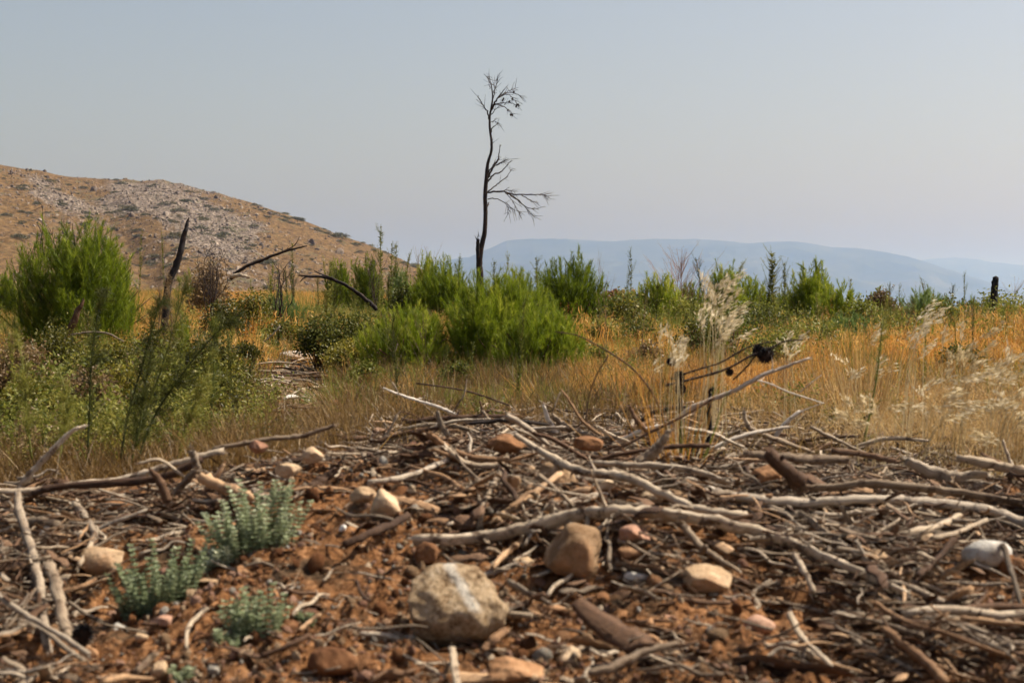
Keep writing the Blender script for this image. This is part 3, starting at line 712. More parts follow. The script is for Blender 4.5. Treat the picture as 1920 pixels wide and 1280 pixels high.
NAMED = [
 (718, 418, 22, 'green', 'tallest forked weed on the skyline where the hill slope comes down', 1.0),
 (728, 450, 21, 'green', 'shorter stalk right beside the tallest forked weed', 1.), (744, 455, 24, 'green', 'second slender weed right of the tallest forked one', .8),
 (755, 470, 23, 'green', 'short wispy weed on the skyline by the slope end', .8), (775, 465, 25, 'dry', 'pale dry weed on the skyline left of the bare tree', .8),
 (1182, 463, 25, 'green', 'lone dark seeding weed standing over the rubble heap', .8), (1120, 472, 24, 'dry', 'thin curved dry stalk left of the rubble heap', .3),
 (1010, 478, 24, 'green', 'leafy weed on the skyline left of the dense upright pine', 1.3), (935, 470, 25, 'green', 'slim weed on the skyline just right of the bare trunk', .8),
 (1450, 470, 19, 'lush', 'many branched grey green weed sticking up before the far mountain', 1.4), (1435, 482, 19, 'lush', 'left arm weed of the many branched group', .9), (1472, 490, 19.5, 'lush', 'right leaning weed of the many branched group', .8),
 (1282, 482, 21, 'pink', 'reddish dry bushy weed against the blue mountain', 1.5), (1262, 496, 21, 'pink', 'lower reddish dry weed beside the bushy one', 1.4),
 (1808, 506, 24, 'green', 'single tall stalk on the skyline left of the charred stump on the right', .6),
 (1745, 518, 22, 'green', 'pale weed on the skyline above the wide low pine', .9), (1688, 530, 24, 'green', 'short weed on the skyline at the right', .9),
 (1900, 535, 25, 'pink', 'wispy reddish weed at the right edge beside the charred stump', 1.3),
 (1325, 480, 24, 'dark', 'upright dark weed beside the reddish bushy one', 1.2), (1362, 486, 24, 'green', 'feathery green weed on the skyline right of the reddish one', 1.2),
 (1665, 528, 24, 'dark', 'stubby dark weed on the skyline right of the brown bush', 1.1), (860, 478, 24, 'green', 'weed on the skyline left of the broken stub of the bare tree', 1.),
 (810, 470, 26, 'dry', 'thin dry weed on the skyline above the upright pine', .9), (790, 476, 25, 'green', 'thin green weed left of the upright pine', .9),
 (326, 378, 16.5, 'dry', 'very tall thin dark stalk left of the leaning burnt stump', .12), (333, 382, 16.6, 'dry', 'second very tall thin stalk touching the leaning burnt stump', .1),
 (300, 428, 17, 'dry', 'thin dry stalk between the round pine and the leaning stump', .3), (312, 432, 17, 'green', 'thin green stalk left of the leaning stump', .3),
 (255, 430, 17, 'green', 'slender weed rising at the right side of the large round pine', .4), (548, 450, 24, 'green', 'thin weed beside the forked dead branch', .5),
 (1780, 530, 26, 'dark', 'low dark weed on the skyline before the single tall stalk', 1.), (1595, 520, 26, 'green', 'weed on the skyline right of the spreading pine', 1.),
 (1495, 515, 26, 'dark', 'dark weed tucked left of the tall dark pine', 1.), (1540, 545, 18, 'green', 'pale weed in front of the tall dark pine', 1.2),
 (972, 560, 8.2, 'lush', 'bright green leafy stalk standing alone before the central pine clump', .55),
]
for u, vt, d, k, lb, wd in NAMED: weed(u, vt, d, k, lb, None, wd)
# repeats along the skyline and in the field
for i in range(95):
    u = R.uniform(-60, 1980); d = R.uniform(15, 32); 
    sk = np.interp(u, [0, 300, 640, 760, 1000, 1300, 1600, 1920], [505, 500, 490, 490, 500, 520, 545, 560])
    side = 'left of the bare tree' if u < 900 else ('between the bare tree and the far right' if u < 1400 else 'in the right third of the field')
    k = R.choice(['green', 'dark', 'dry', 'lush'], p=[.5, .2, .15, .15]); cn = {'green': 'slender green', 'dark': 'dull dark green', 'dry': 'dry brown', 'lush': 'bushy green'}[k]
    weed(u, sk + R.uniform(-14, 45), d, k, '%s weed stalk among the grass %s' % (cn, side), '%s weed stalks %s' % (cn, side), R.uniform(.6, 1.2))
for i in range(55):
    u = R.uniform(-60, 880); d = R.uniform(8.5, 15); k = R.choice(['green', 'dark', 'dry'], p=[.45, .35, .2]); cn = {'green': 'mid green', 'dark': 'dark', 'dry': 'dry brown'}[k]
    if 470 < u < 650: continue
    x = XU(u, d); hh = R.uniform(.25, .55); weed(u, 560 + (CZ - gz(x, d) - hh) / d * F, d, k, '%s knee high weed among the leafy shrubs' % cn, '%s knee high weeds among the shrubs' % cn, R.uniform(.9, 1.6))
for i in range(40):
    u = R.uniform(1080, 1980); d = R.uniform(8.0, 15); k = R.choice(['green', 'dry'], p=[.75, .25]); cn = {'green': 'pale green', 'dry': 'dry'}[k]
    hh = R.uniform(.3, .6); x = XU(u, d); weed(u, 560 + (CZ - gz(x, d) - hh) / d * F, d, k, '%s single stalk in the golden grass on the right' % cn, '%s single stalks in the golden grass' % cn, R.uniform(.4, .8))
# tall feathery weeds, left foreground: out of focus
def feather(pxs, d, label, mat='weed_dark', n=1500, r=.005):
    p, rr = smooth_path([P(u, v, d + .06 * i) for i, (u, v) in enumerate(pxs)], np.linspace(r, r * .4, len(pxs)), 5)
    o0 = p[0].copy(); p = p - o0; mb = MB(); tube(mb, p, rr, 5, .3, .05)
    T = unit(np.gradient(p, axis=0)); L = np.linalg.norm(p[-1])
    nbr = 34
    for b in range(nbr):
        i = R.integers(2, len(p) - 1); t = i / len(p); dv = unit(T[i] * 1.2 + R.standard_normal(3) * .5); Lb = L * .22 * (1.15 - t) * R.uniform(.5, 1.1)
        blades(mb, [p[i]], [dv], Lb, .003, 0, 2, .3)
        m = n // nbr; q = R.random(m); blades(mb, p[i] + dv * (Lb * q)[:, None] + R.normal(0, .004, (m, 3)), unit(R.standard_normal((m, 3)) * .6 + dv), .030 * R.uniform(.5, 1.2, m), .0065, .1, 1, np.clip(R.normal(.45, .2, m), 0, 1), 0, -1)
    tag(link('feathery_weed', mb.mesh('feathery_weed', M[mat]), None, o0), label, 'weed')
feather([(235, 870), (262, 800), (300, 700), (330, 600), (352, 520)], 6.4, 'tallest dark feathery weed crossing the leaning stump on the left')
feather([(225, 865), (240, 780), (265, 690), (290, 600), (305, 560)], 6.5, 'dark feathery weed just left of the tallest one')
feather([(255, 870), (290, 780), (350, 690), (410, 620), (455, 585)], 6.3, 'right leaning feathery weed reaching towards the path')
feather([(165, 850), (168, 760), (172, 670), (185, 580), (195, 540)], 6.4, 'straight feathery weed in front of the large round pine')
feather([(245, 870), (262, 800), (270, 740), (285, 650)], 6.0, 'short dark feathery weed in the middle of the left weeds')
feather([(330, 880), (345, 810), (380, 720), (400, 640)], 6.6, 'green feathery weed nearest the bare path', 'weed_green')
feather([(395, 790), (400, 720), (402, 650), (405, 600)], 7.8, 'bright green feathery weed on the near edge of the path', 'weed_green', 1300)
feather([(60, 860), (50, 780), (45, 700), (30, 620)], 6.4, 'left leaning feathery weed near the left edge', 'weed_green')
feather([(110, 870), (120, 810), (125, 750), (110, 690)], 6.2, 'pale green feathery weed above the grey forked stick', 'weed_green')
feather([(1325, 820), (1332, 760), (1345, 700), (1350, 640)], 6.2, 'green stalk among the dark cones on the right', 'weed_green', 300)
feather([(1615, 850), (1630, 780), (1645, 700), (1655, 600)], 6.3, 'slender green stalk in front of the grass tussock on the right', 'weed_green', 260)

feather([(318, 700), (322, 620), (318, 560), (312, 505)], 11.5, 'dry brown weed standing against the foot of the leaning stump', 'weed_brown', 1400)
feather([(345, 690), (342, 620), (335, 570), (338, 520)], 11.8, 'green brown weed on the right side of the leaning stump', 'weed_green', 1200)
feather([(292, 700), (296, 630), (300, 580), (298, 540)], 12.2, 'pale brown weed left of the foot of the leaning stump', 'weed_brown', 1200)
# plumed grass
def plume(u0, d, tips, label, name='plumed_grass', heads=24, hl=.022, mat='plume', r=.0014):
    x = XU(u0, d); z = gz(x, d); mb = MB()
    for (tu, tv) in tips:
        e = P(tu, tv, d + R.uniform(-.12, .12)) - [x, d, z]; b = np.array([R.normal(0, .03), R.normal(0, .03), -.01])
        mid = b * .4 + e * .6; mid[2] = max(mid[2], e[2] * .75) * 1.0 + .02
        mid[0] = b[0] + (e[0] - b[0]) * .38
        p, rr = smooth_path([b, mid, e], [r, r * .7, r * .4], 7); tube(mb, p, rr, 3, .35, 0)
        m = heads; t = R.uniform(.62, 1., m); pp = np.stack([np.interp(t, np.linspace(0, 1, len(p)), p[:, k]) for k in range(3)], -1)
        T = unit(e - mid); off = unit(R.standard_normal((m, 3))) * R.uniform(.004, .020, m)[:, None]; off[:, 2] -= .006
        blades(mb, pp + off, unit(T * 1.3 + [.4, 0, -.35] + R.normal(0, .25, (m, 3))), hl * R.uniform(.6, 1.3, m), hl * .22, .1, 2, None, 0, -1)
        blades(mb, pp, unit(off), np.linalg.norm(off, axis=1), .0012, 0, 1, .4)
    for k in range(10):
        blades(mb, [[R.normal(0, .04), R.normal(0, .04), -.01]], rdir(1, 1, .4), R.uniform(.15, .35), .004, .5, 4, .4)
    tag(link(name, mb.mesh(name, M[mat]), None, (x, d, z)), label, 'grass tuft')
def tips(u0, u1, v0, v1, n): return [(R.uniform(u0, u1), R.uniform(v0, v1)) for _ in range(n)]
plume(1335, 6.2, tips(1310, 1400, 500, 590, 14), 'tall cream plumed grass standing highest right of centre', heads=34)
plume(1325, 6.0, tips(1300, 1420, 560, 650, 9), 'lower cream plumes under the highest plumed grass', heads=26)
plume(1262, 5.5, tips(1235, 1300, 610, 690, 12), 'thin pale plumed stalks left of the cone bearing branch', heads=16, hl=.02)
plume(1700, 6.4, tips(1690, 1790, 560, 640, 9), 'cream plumed grass on the right below the wide low pine', heads=26)
plume(1790, 6.0, tips(1760, 1925, 600, 700, 14), 'dense cream plumed grass arching right near the right edge', heads=36)
plume(1850, 5.9, tips(1840, 2010, 640, 760, 16), 'thick cream plumed grass cut by the right edge', heads=40)
plume(1720, 5.9, tips(1700, 1900, 680, 780, 14), 'low cream plumed grass bending right over the straw', heads=36)
plume(1600, 6.6, tips(1560, 1680, 600, 700, 8), 'sparse plumed grass at the grass tussock on the right', heads=18)
plume(1640, 5.6, tips(1560, 1700, 740, 790, 8), 'flattened cream plumed grass lying over the sticks on the right', heads=32)
plume(1480, 6.5, tips(1440, 1520, 610, 660, 5), 'few pale plumes behind the large dark cone', heads=20)
plume(1900, 5.6, tips(1800, 1990, 720, 820, 10), 'lowest cream plumed grass in the right corner behind the bank', heads=34)
# stiff yellow stems and a tussock
def stems(u0, d, n, spread, vt0, vt1, label, mat='dry_grass', wd=.0035, lean=.0):
    x = XU(u0, d); z = gz(x, d); mb = MB()
    b = np.stack([R.normal(0, spread, n), R.normal(0, spread, n), np.full(n, -.02)], -1)
    e = np.stack([b[:, 0] * 2.4 + R.normal(lean, .06, n), b[:, 1] * 2, np.array([P(u0, v, d)[2] for v in R.uniform(vt0, vt1, n)]) - z], -1)
    blades(mb, b, e - b, np.linalg.norm(e - b, axis=1), wd, .06, 5, np.clip(R.normal(.6, .2, n), 0, 1), 0, .5)
    tag(link('grass_tussock', mb.mesh('grass_tussock', M[mat]), None, (x, d, z)), label, 'grass tuft')
stems(1272, 5.45, 60, .045, 640, 800, 'upright golden stems in front of the dark cones')
stems(1300, 5.5, 26, .05, 690, 800, 'green and yellow stems at the foot of the cone bearing branch', 'green_grass')
stems(1618, 7.6, 150, .07, 590, 700, 'tall yellow fountain shaped grass tussock on the right', 'tan_grass', .004)
stems(1560, 7.8, 70, .07, 620, 720, 'second yellow tussock left of the fountain shaped one', 'tan_grass', .004)
stems(640, 9.6, 110, .06, 690, 760, 'yellow green grass tussock beside the dark shrub by the path', 'green_grass', .005)
stems(610, 10.2, 60, .05, 680, 740, 'small straw tussock under the dark shrub by the path', 'tan_grass', .004)
stems(780, 9.4, 120, .07, 690, 760, 'reddish brown dry grass tuft left of the central pine clump', 'weed_brown', .004)
stems(1030, 9.0, 120, .08, 680, 770, 'golden tuft at the right foot of the central pine clump', 'dry_grass', .0035)

# ---------------------------------------------------------------- silver plants on the bank
def silver(u, v, wpx, hpx, d, label, n=46):
    base = P(u, v, d); z = gz(base[0], d); mb = MB(); w = wpx / F * d * .40; h = hpx / F * d * .92
    for i in range(n):
        a = R.uniform(0, 2 * PI); rr = math.sqrt(R.random()); b = np.array([rr * w * .75 * math.cos(a), rr * w * .6 * math.sin(a), 0.]); b[2] = gz(base[0] + b[0], d + b[1]) - z - .01
        dv = unit(np.array([math.cos(a) * rr * .45, math.sin(a) * rr * .35, 1.]) + R.normal(0, .17, 3)); L = h * R.uniform(.5, 1.05) * (1 - .25 * rr)
        blades(mb, [b], [dv], L, .0035, .05, 3, .25)
        tiers = max(4, int(L / .011))
        for k in range(tiers):
            t = (k + 1) / tiers; c = b + dv * L * t; m = 6; aa = np.arange(m) * 2 * PI / m + R.random() * 6
            blades(mb, np.repeat(c[None], m, 0), np.stack([np.cos(aa), np.sin(aa), np.full(m, .15 + .9 * t)], -1), (.017 - .005 * t) * R.uniform(.8, 1.3, m), .0075, .25, 2, np.clip(.35 + .35 * t + R.normal(0, .12, m), 0, 1), 0, -1)
    tag(link('silver_plant', mb.mesh('silver_plant', M['silver_leaves']), None, (base[0], d, z)), label, 'plant')
def dg(u, v, d0=3.1, d1=8.0):
    ds = np.linspace(d0, d1, 400); r = P(u, v, 1.0); z = CZ + (r[2] - CZ) * ds; g = ground(r[0] * ds, ds); k = np.nonzero(g >= z)[0]
    return float(ds[k[0]]) if len(k) else None
silver(300, 1140, 190, 150, dg(300, 1140), 'round grey green plant lowest left of the big boulder', 60)
silver(480, 1030, 230, 150, dg(480, 1030), 'spreading grey green plant upper left of the big boulder', 60)
silver(485, 1190, 130, 120, dg(485, 1190), 'small grey green plant directly left of the big boulder', 34)
silver(340, 1275, 70, 35, dg(340, 1275), 'tiny grey green sprig at the bottom edge', 10)
silver(575, 1170, 40, 30, dg(575, 1170), 'tiny green sprig between the small plant and the big boulder', 6)
silver(425, 1215, 50, 35, dg(425, 1215), 'tiny sprig below the small grey green plant', 7)
silver(400, 1060, 80, 60, dg(400, 1060), 'low grey green plant between the two larger ones', 18)

# ================================================================== BURNT TREES
def zpt(x, y): return (640 + x / 3., 100 + y / 3.)     # traced on a 3x enlargement
def bare_tree(D=34.):
    base = P(*zpt(780, 1262), D); base[2] = gz(base[0], D) - .05; o = bpy.data.objects.new('bare_tree', None); COL.objects.link(o); o.location = base
    tag(o, 'tall leafless burnt pine standing alone against the sky', 'tree')
    sc_ = D / F / 3.
    def lp(pts, dy): return [P(*zpt(*p), D + dy * t) - base for p, t in zip(pts, np.linspace(0, 1, len(pts)))]
    tr = [(778, 1400), (780, 1250), (778, 1180), (788, 1090), (806, 1010), (811, 900), (809, 800), (816, 700), (824, 620), (843, 555), (845, 500), (836, 430), (835, 360), (843, 310), (851, 250), (845, 190), (835, 150), (829, 112)]
    rr = np.array([24, 20, 17, 14, 13, 12, 11.5, 11, 9, 7.5, 7, 6.5, 6, 5.5, 4.5, 3, 2, 1.2]) * sc_
    mb = MB(); p, r = smooth_path(lp(tr, 0), rr, 5); tube(mb, p, r, 10, .5, .07)
    link('trunk', mb.mesh('trunk', M['burnt_bark']), o)
    mb = MB(); p, r = smooth_path(lp([(772, 1210), (770, 1150), (768, 1090), (769, 1046)], -.1), np.array([13, 11, 11, 8.5]) * sc_, 4); tube(mb, p, r, 8, .4, .12)
    for k in range(5): blades(mb, [p[-1] + R.normal(0, .04, 3)], [(R.normal(0, .2), 0, 1)], .14, .05, 0, 1, .3)
    link('broken_stub', mb.mesh('broken_stub', M['charred_wood']), o)
    BR = [([(833, 372), (818, 325), (797, 292), (773, 255), (769, 236)], 5, -.3), ([(845, 320), (868, 268), (900, 225), (919, 197)], 6, -.2), ([(866, 270), (905, 232), (945, 212), (975, 200)], 3.4, .3),
          ([(848, 292), (900, 281), (950, 280), (986, 292), (1006, 297)], 3.2, -.4), ([(860, 283), (908, 300), (944, 320), (964, 346)], 3., .4), ([(852, 262), (862, 220), (874, 165), (880, 130)], 3.4, .2),
          ([(888, 243), (940, 232), (968, 260), (995, 292)], 2.6, -.3), ([(845, 345), (876, 305), (915, 292)], 2.6, .2), ([(900, 232), (960, 222), (1015, 246)], 2.4, .3), ([(838, 390), (858, 382), (880, 392)], 1.8, .2),
          ([(840, 452), (852, 420), (880, 396)], 5, -.2), ([(826, 700), (850, 650), (878, 605), (887, 565), (895, 517)], 7, .3), ([(828, 668), (850, 636), (876, 600)], 4.5, -.3), ([(872, 630), (905, 612), (942, 590)], 4.6, -.3),
          ([(826, 722), (860, 682), (897, 668), (930, 632), (955, 602)], 5.5, -.4), ([(822, 782), (870, 742), (920, 702), (965, 650)], 5, .4), ([(824, 784), (900, 778), (962, 792), (1060, 795), (1130, 795), (1162, 801)], 5, -.5),
          ([(900, 778), (940, 770), (976, 780)], 2.6, .1), ([(932, 786), (990, 820), (1045, 868), (1110, 878)], 3.2, .2), ([(950, 800), (1010, 840), (1050, 885), (1080, 916)], 3, -.3), ([(1008, 795), (1060, 825), (1100, 840)], 2.6, .3),
          ([(925, 785), (962, 830), (990, 880), (1012, 905)], 2.4, -.2), ([(1110, 795), (1135, 790), (1150, 806)], 1.8, .1), ([(822, 820), (870, 818), (918, 838), (958, 870), (1000, 892)], 3.6, -.4), ([(920, 840), (938, 870), (942, 896)], 2, .2),
          ([(819, 862), (826, 850), (832, 835)], 6, .1), ([(842, 512), (850, 506), (853, 500)], 4, .1), ([(836, 200), (830, 160), (826, 130)], 2.2, .2), ([(858, 225), (860, 190), (857, 175)], 2, .1)]
    for i, (pts, r0, dy) in enumerate(BR):
        mb = MB(); q = lp(pts, dy); p, r = smooth_path(q, np.linspace(r0, max(1.0, r0 * .28), len(q)) * sc_, 5)
        p = p + R.normal(0, .006, p.shape); tube(mb, p, r, 6, .5, .12)
        L = len(p); thin = r0 < 5.2 and len(pts) > 2
        for k in range(int(9 if thin and 20 > r0 and i not in (10, 25, 26) else 2)):
            j = R.integers(L // 3, L); T = unit(p[min(j, L - 1)] - p[max(j - 2, 0)]); dv = unit(T * 1.3 + R.standard_normal(3) * .55 + [0, 0, -.12]); ln = R.uniform(.08, .26)
            qq, r2 = smooth_path([p[j], p[j] + dv * ln * .5, p[j] + dv * ln + [0, 0, R.normal(0, .02)]], [.005, .004, .0025], 2); tube(mb, qq, r2, 3, .5, 0)
        link('branch', mb.mesh('branch', M['burnt_bark']), o)
    for (x, y) in [(876, 150), (970, 217), (912, 257), (906, 266), (961, 258), (945, 272), (985, 292), (995, 290), (953, 346), (963, 347), (937, 320), (983, 299)]:
        mb = MB(); rock(mb, (0, 0, 0), (.020, .020, .027), 2, int(x), 4, .2, .2)
        link('pine_cone', mb.mesh('pine_cone', M['charred_wood']), o, P(*zpt(x, y), D + R.uniform(-.2, .2)) - base)
bare_tree()

def post(name, pxs, rpx, d, label, mat, jag=5, sides=10, cat='tree stump', twigs=0):
    if d > 6 and cat != 'tree stump' or name == 'thin_stump': d = dg(pxs[0][0], pxs[0][1] - 4, 6., 40) or d
    q = [P(u, v, d) for u, v in pxs]; q[0][2] = min(q[0][2], gz(q[0][0], d) - .03); o0 = q[0].copy(); s = d / F
    p, r = smooth_path([a - o0 for a in q], np.array(rpx) * s, 5); mb = MB(); tube(mb, p + R.normal(0, .003, p.shape), r, sides, .5, .13)
    for k in range(jag): blades(mb, [p[-1] + R.normal(0, r[-1] * .5, 3)], [(R.normal(0, .15), R.normal(0, .1), 1)], r[-1] * 3, r[-1] * 1.0, 0, 1, .4)
    for k in range(twigs):
        j = R.integers(2, len(p)); dv = unit(R.standard_normal(3) + [0, 0, .5]); qq, r2 = smooth_path([p[j], p[j] + dv * .08, p[j] + dv * .2], [.006, .004, .002], 2); tube(mb, qq, r2, 4, .5, 0)
    return tag(link(name, mb.mesh(name, M[mat]), None, o0), label, cat)
post('leaning_stump', [(306, 625), (312, 565), (320, 522), (335, 485), (343, 450), (350, 425), (354, 409)], [7.5, 7.5, 7, 6.5, 5.5, 4, 1.5], 14.5, 'leaning charred trunk remnant with pointed black top on the left', 'charred_wood', 3)
post('charred_stump', [(1860, 610), (1862, 575), (1865, 545), (1868, 519)], [8, 7.5, 6.5, 5.5], 21.5, 'short charred stump standing near the right edge', 'charred_wood', 0)
post('bark_pole', [(104, 690), (118, 650), (136, 608), (148, 580), (157, 562)], [5, 6, 7, 5, 2], 9.2, 'leaning reddish brown broken pole in the shrubs on the left', 'brown_wood', 3, 8, 'stick')
post('thin_stump', [(619, 640), (620, 612), (619, 586)], [3, 2.6, 2], 11.6, 'thin black burnt stick upright in the grey green shrub', 'charred_wood', 1, 6, 'stick')
post('thin_stump', [(703, 600), (706, 580), (708, 566)], [6, 5, 4], 13.6, 'squat black burnt stump at the end of the arched branch', 'charred_wood', 3, 8)
post('pale_stub', [(1098, 655), (1101, 642), (1104, 630)], [3, 3, 2], 7.5, 'pale upright wood splinter right of the central pine clump', 'bleached_wood', 1, 6, 'stick')
post('pale_stub', [(832, 625), (833, 610), (831, 598)], [4, 3.5, 3], 12.0, 'pale broken stub between the pines in the middle', 'grey_wood', 3, 6, 'stick')

# ================================================================== STICKS
def stick(pxs, rpx, label, mat='bleached_wood', d=None, twigs=0, name='dead_branch', lift=0., cat='dead branch', sides=9, rough=.20, n=6):
    rpx = np.asarray(rpx) * (.76 if d is None or d == 'ground' or np.min(d) < 5.3 else ((.55 if mat == 'white_wood' and np.min(d) < 5.7 else (.8 if min(v for _, v in pxs) > 758 else .5)) if np.max(d) < 9 else .62))
    rp = np.interp(np.linspace(0, 1, len(pxs)), np.linspace(0, 1, len(rpx)), rpx) if not np.isscalar(rpx) else np.full(len(pxs), float(rpx))
    uv, rp = smooth_path(np.array([(a, b, 0.) for a, b in pxs]), rp, n); m = len(uv); tt = np.linspace(0, 1, m)
    if d is None:
        ds = [dg(a, b) for a, b, _ in uv]; good = [x for x in ds if x is not None]; last = good[0] if good else 5.
        for i in range(m):
            if ds[i] is None: ds[i] = last
            last = ds[i]
        ds = np.minimum(np.array(ds), 5.4); ds = np.polyval(np.polyfit(tt, ds, 2), tt) * .75 + ds * .25 - lift
        ker = np.ones(5) / 5; ds = np.convolve(np.pad(ds, 2, mode='edge'), ker, 'valid')
    elif d == 'ground': ds = np.array([dg(a, b + 3, 5.5, 40) or 7. for a, b, _ in uv]); ds = np.full(m, ds.mean()) * .3 + ds * .7
    elif np.isscalar(d): ds = np.full(m, float(d))
    else: ds = np.interp(tt, np.linspace(0, 1, len(d)), d)
    if ds.min() < 5.45:
        for it in range(14):
            q = np.array([P(a, b, c) for (a, b, _), c in zip(uv, ds)]); cl = q[:, 2] - ground(q[:, 0], q[:, 1]) - rp * ds / F * .6 - np.where(uv[:, 0] > 1000, .042, .028)
            if (cl >= -.001).all(): break
            ds = ds - np.where(cl < 0, np.clip(-cl * 2.2, .01, .08), 0); ds = np.convolve(np.pad(ds, 2, mode='edge'), np.array([.1, .2, .4, .2, .1]), 'valid')
    q = np.array([P(a, b, c) for (a, b, _), c in zip(uv, ds)]); o0 = q.mean(0); p = q - o0; r = rp * ds / F
    L = np.linalg.norm(np.diff(p, axis=0), axis=1).sum()
    p[1:-1] += R.normal(0, 1, (len(p) - 2, 3)) * r[1:-1, None] * .11
    r = r * (1 + .05 * np.sin(np.linspace(0, 1, len(r)) * R.uniform(9, 20) + R.random() * 6))
    mb = MB(); tube(mb, p, r, sides, .5, rough)
    for k in range(twigs):
        j = R.integers(1, len(p) - 1); T = unit(p[j + 1] - p[j]); dv = unit(T * R.choice([-1, 1]) * .8 + R.standard_normal(3) * .6 + [0, 0, .25]); ln = L * R.uniform(.05, .16)
        qq, r2 = smooth_path([p[j], p[j] + dv * ln * .5 + R.normal(0, ln * .06, 3), p[j] + dv * ln], [r[j] * .4, r[j] * .3, r[j] * .12], 3); tube(mb, qq, r2, 5, .5, .1)
    for e, s_ in ((0, -1), (-1, 1)):            # splintered ends
        T = unit(p[1] - p[0]) if e == 0 else unit(p[-1] - p[-2]); re = r[e]
        if re > .0035:
            for k in range(5): blades(mb, [p[e] + R.normal(0, re * .45, 3) - T * s_ * re * .5], [T * s_ + R.normal(0, .16, 3)], min(.022, re * R.uniform(1.5, 4.0)), re * R.uniform(.5, 1.0), 0, 1, R.uniform(.5, 1), 0, .6)
    for k in range(max(0, int(L / .12))):      # knots
        j = R.integers(1, len(p) - 1); dv = unit(R.standard_normal(3)); tube(mb, np.array([p[j], p[j] + dv * r[j] * 1.35]), np.array([r[j] * .5, r[j] * .3]), 5, .2, .1)
    return tag(link(name, mb.mesh(name, M[mat]), None, o0), label, cat)
B, G, T_, W_, K = 'bleached_wood', 'grey_wood', 'tan_wood', 'brown_wood', 'burnt_bark'
# long poles across the bank
stick([(775, 1012), (900, 1006), (1000, 985), (1080, 965), (1150, 957), (1230, 960), (1290, 967), (1400, 990), (1470, 1012), (1530, 1035), (1610, 1070), (1700, 1112)], [13, 14, 15, 14, 13, 12, 10, 7], 'longest pale curved pole lying across the bank above the big boulder', B, None, 2)
stick([(1340, 920), (1380, 930), (1500, 942), (1620, 935), (1720, 940), (1810, 948), (1880, 965), (1960, 1000)], [10, 12, 13, 13, 14, 13], 'thick grey pole on the right crest of the bank, lower of the two', G, 4.62)
stick([(1500, 915), (1560, 912), (1640, 905), (1740, 915), (1820, 925), (1960, 950)], [8, 9, 10, 9, 9], 'pale pole just above the thick grey pole on the right crest', B, 4.72)
stick([(965, 815), (1020, 850), (1080, 880), (1150, 890), (1190, 900), (1250, 930), (1310, 955), (1400, 965)], [7, 10, 11, 11, 9], 'long pale branch slanting down right from the crest above the longest pole', B, [4.85, 4.3], 2)
stick([(1110, 868), (1200, 872), (1290, 880), (1370, 905)], [7, 8, 6], 'grey branch lying level under the crest right of centre', G, 4.75)
stick([(950, 858), (935, 890), (920, 920), (905, 950), (898, 988)], [8, 7, 8], 'short upright pale stick leaning on the left end of the longest pole', B, None, 0, lift=.03)
stick([(1050, 888), (1000, 925), (960, 950), (930, 975)], [7, 8, 7], 'tan forked stick leaning beside the short upright one', T_, None, 1, lift=.02)
stick([(1010, 890), (1040, 915), (1072, 945)], [5, 4], 'thin pale stick below the round stone on the crest', B)
stick([(802, 812), (840, 840), (880, 858), (925, 862), (955, 862)], [9, 12, 10, 7], 'tan barked branch pointing up left on the crest in the middle', T_, 4.8)
stick([(840, 842), (880, 870), (950, 872)], [7, 6], 'bleached branch under the tan barked one on the crest', B, 4.72)
stick([(690, 905), (740, 898), (800, 880), (860, 850)], [8, 8, 6], 'grey branch lying left of the tan barked one', G)
stick([(645, 1022), (690, 1000), (730, 985), (765, 965)], [10, 10, 9], 'brown barked stick left of the longest pole', W_)
stick([(560, 1180), (600, 1150)], [5, 4], 'short twig left of the big boulder', T_, None, 0)
stick([(1440, 848), (1465, 875), (1505, 905)], [17, 19, 20], 'thick brown sawn stub at the middle of the right crest', W_, 4.7, 0, rough=.06)
stick([(1395, 850), (1440, 855), (1520, 862), (1590, 862)], [9, 11, 9], 'pale knotted branch behind the thick brown stub', B, 4.95)
stick([(1195, 868), (1220, 850), (1240, 828), (1256, 806)], [14, 15, 11, 6], 'pale upright wood chunk on the crest right of centre', B, 4.8)
stick([(1700, 862), (1740, 880), (1790, 892), (1850, 888)], [10, 14, 15, 8], 'grey driftwood chunk on the crest far right', G, 4.95, 1)
stick([(1795, 858), (1860, 870), (1925, 885)], [9, 12, 12], 'pale branch on the crest at the right edge', B, 4.9)
stick([(1770, 1280), (1740, 1245), (1700, 1210), (1660, 1180)], [14, 12, 10], 'brown stick at the bottom right corner of the twig slope', T_)
stick([(1640, 1130), (1700, 1165), (1780, 1190), (1920, 1240)], [8, 7, 6], 'tan long twig low on the right slope', T_)
stick([(1570, 1150), (1640, 1165), (1730, 1190)], [7, 6], 'pale twig above the tan long one on the right slope', B)
stick([(1480, 1150), (1500, 1190), (1520, 1210), (1560, 1250)], [9, 8, 6], 'pale twig under the long pole, low right', B)
stick([(1280, 985), (1310, 1020), (1350, 1050), (1385, 1070)], [9, 8, 5], 'bleached broken stick right of the heart shaped stone', B, None, 1)
stick([(1490, 1040), (1510, 1075), (1525, 1110)], [8, 7], 'short pale stick hanging under the long pole', B)
stick([(1500, 960), (1560, 1005), (1620, 1045), (1690, 1085)], [8, 8, 6], 'long branch parallel and just above the right end of the longest pole', B, None, 2)
stick([(1410, 1010), (1500, 1000), (1600, 1005), (1700, 1020)], [5, 5, 4], 'thin grey twig lying level in the twig slope on the right', G)
stick([(1690, 1000), (1760, 985), (1800, 965)], [7, 6], 'pale stick angled under the lower pole on the right', B)
stick([(1745, 1010), (1790, 1000), (1850, 975)], [6, 6], 'thin pale stick left of the grey green stone', B)
stick([(1720, 1080), (1750, 1055), (1790, 1010)], [9, 7, 9], 'brown curved bark strip left of the grey green stone', W_)
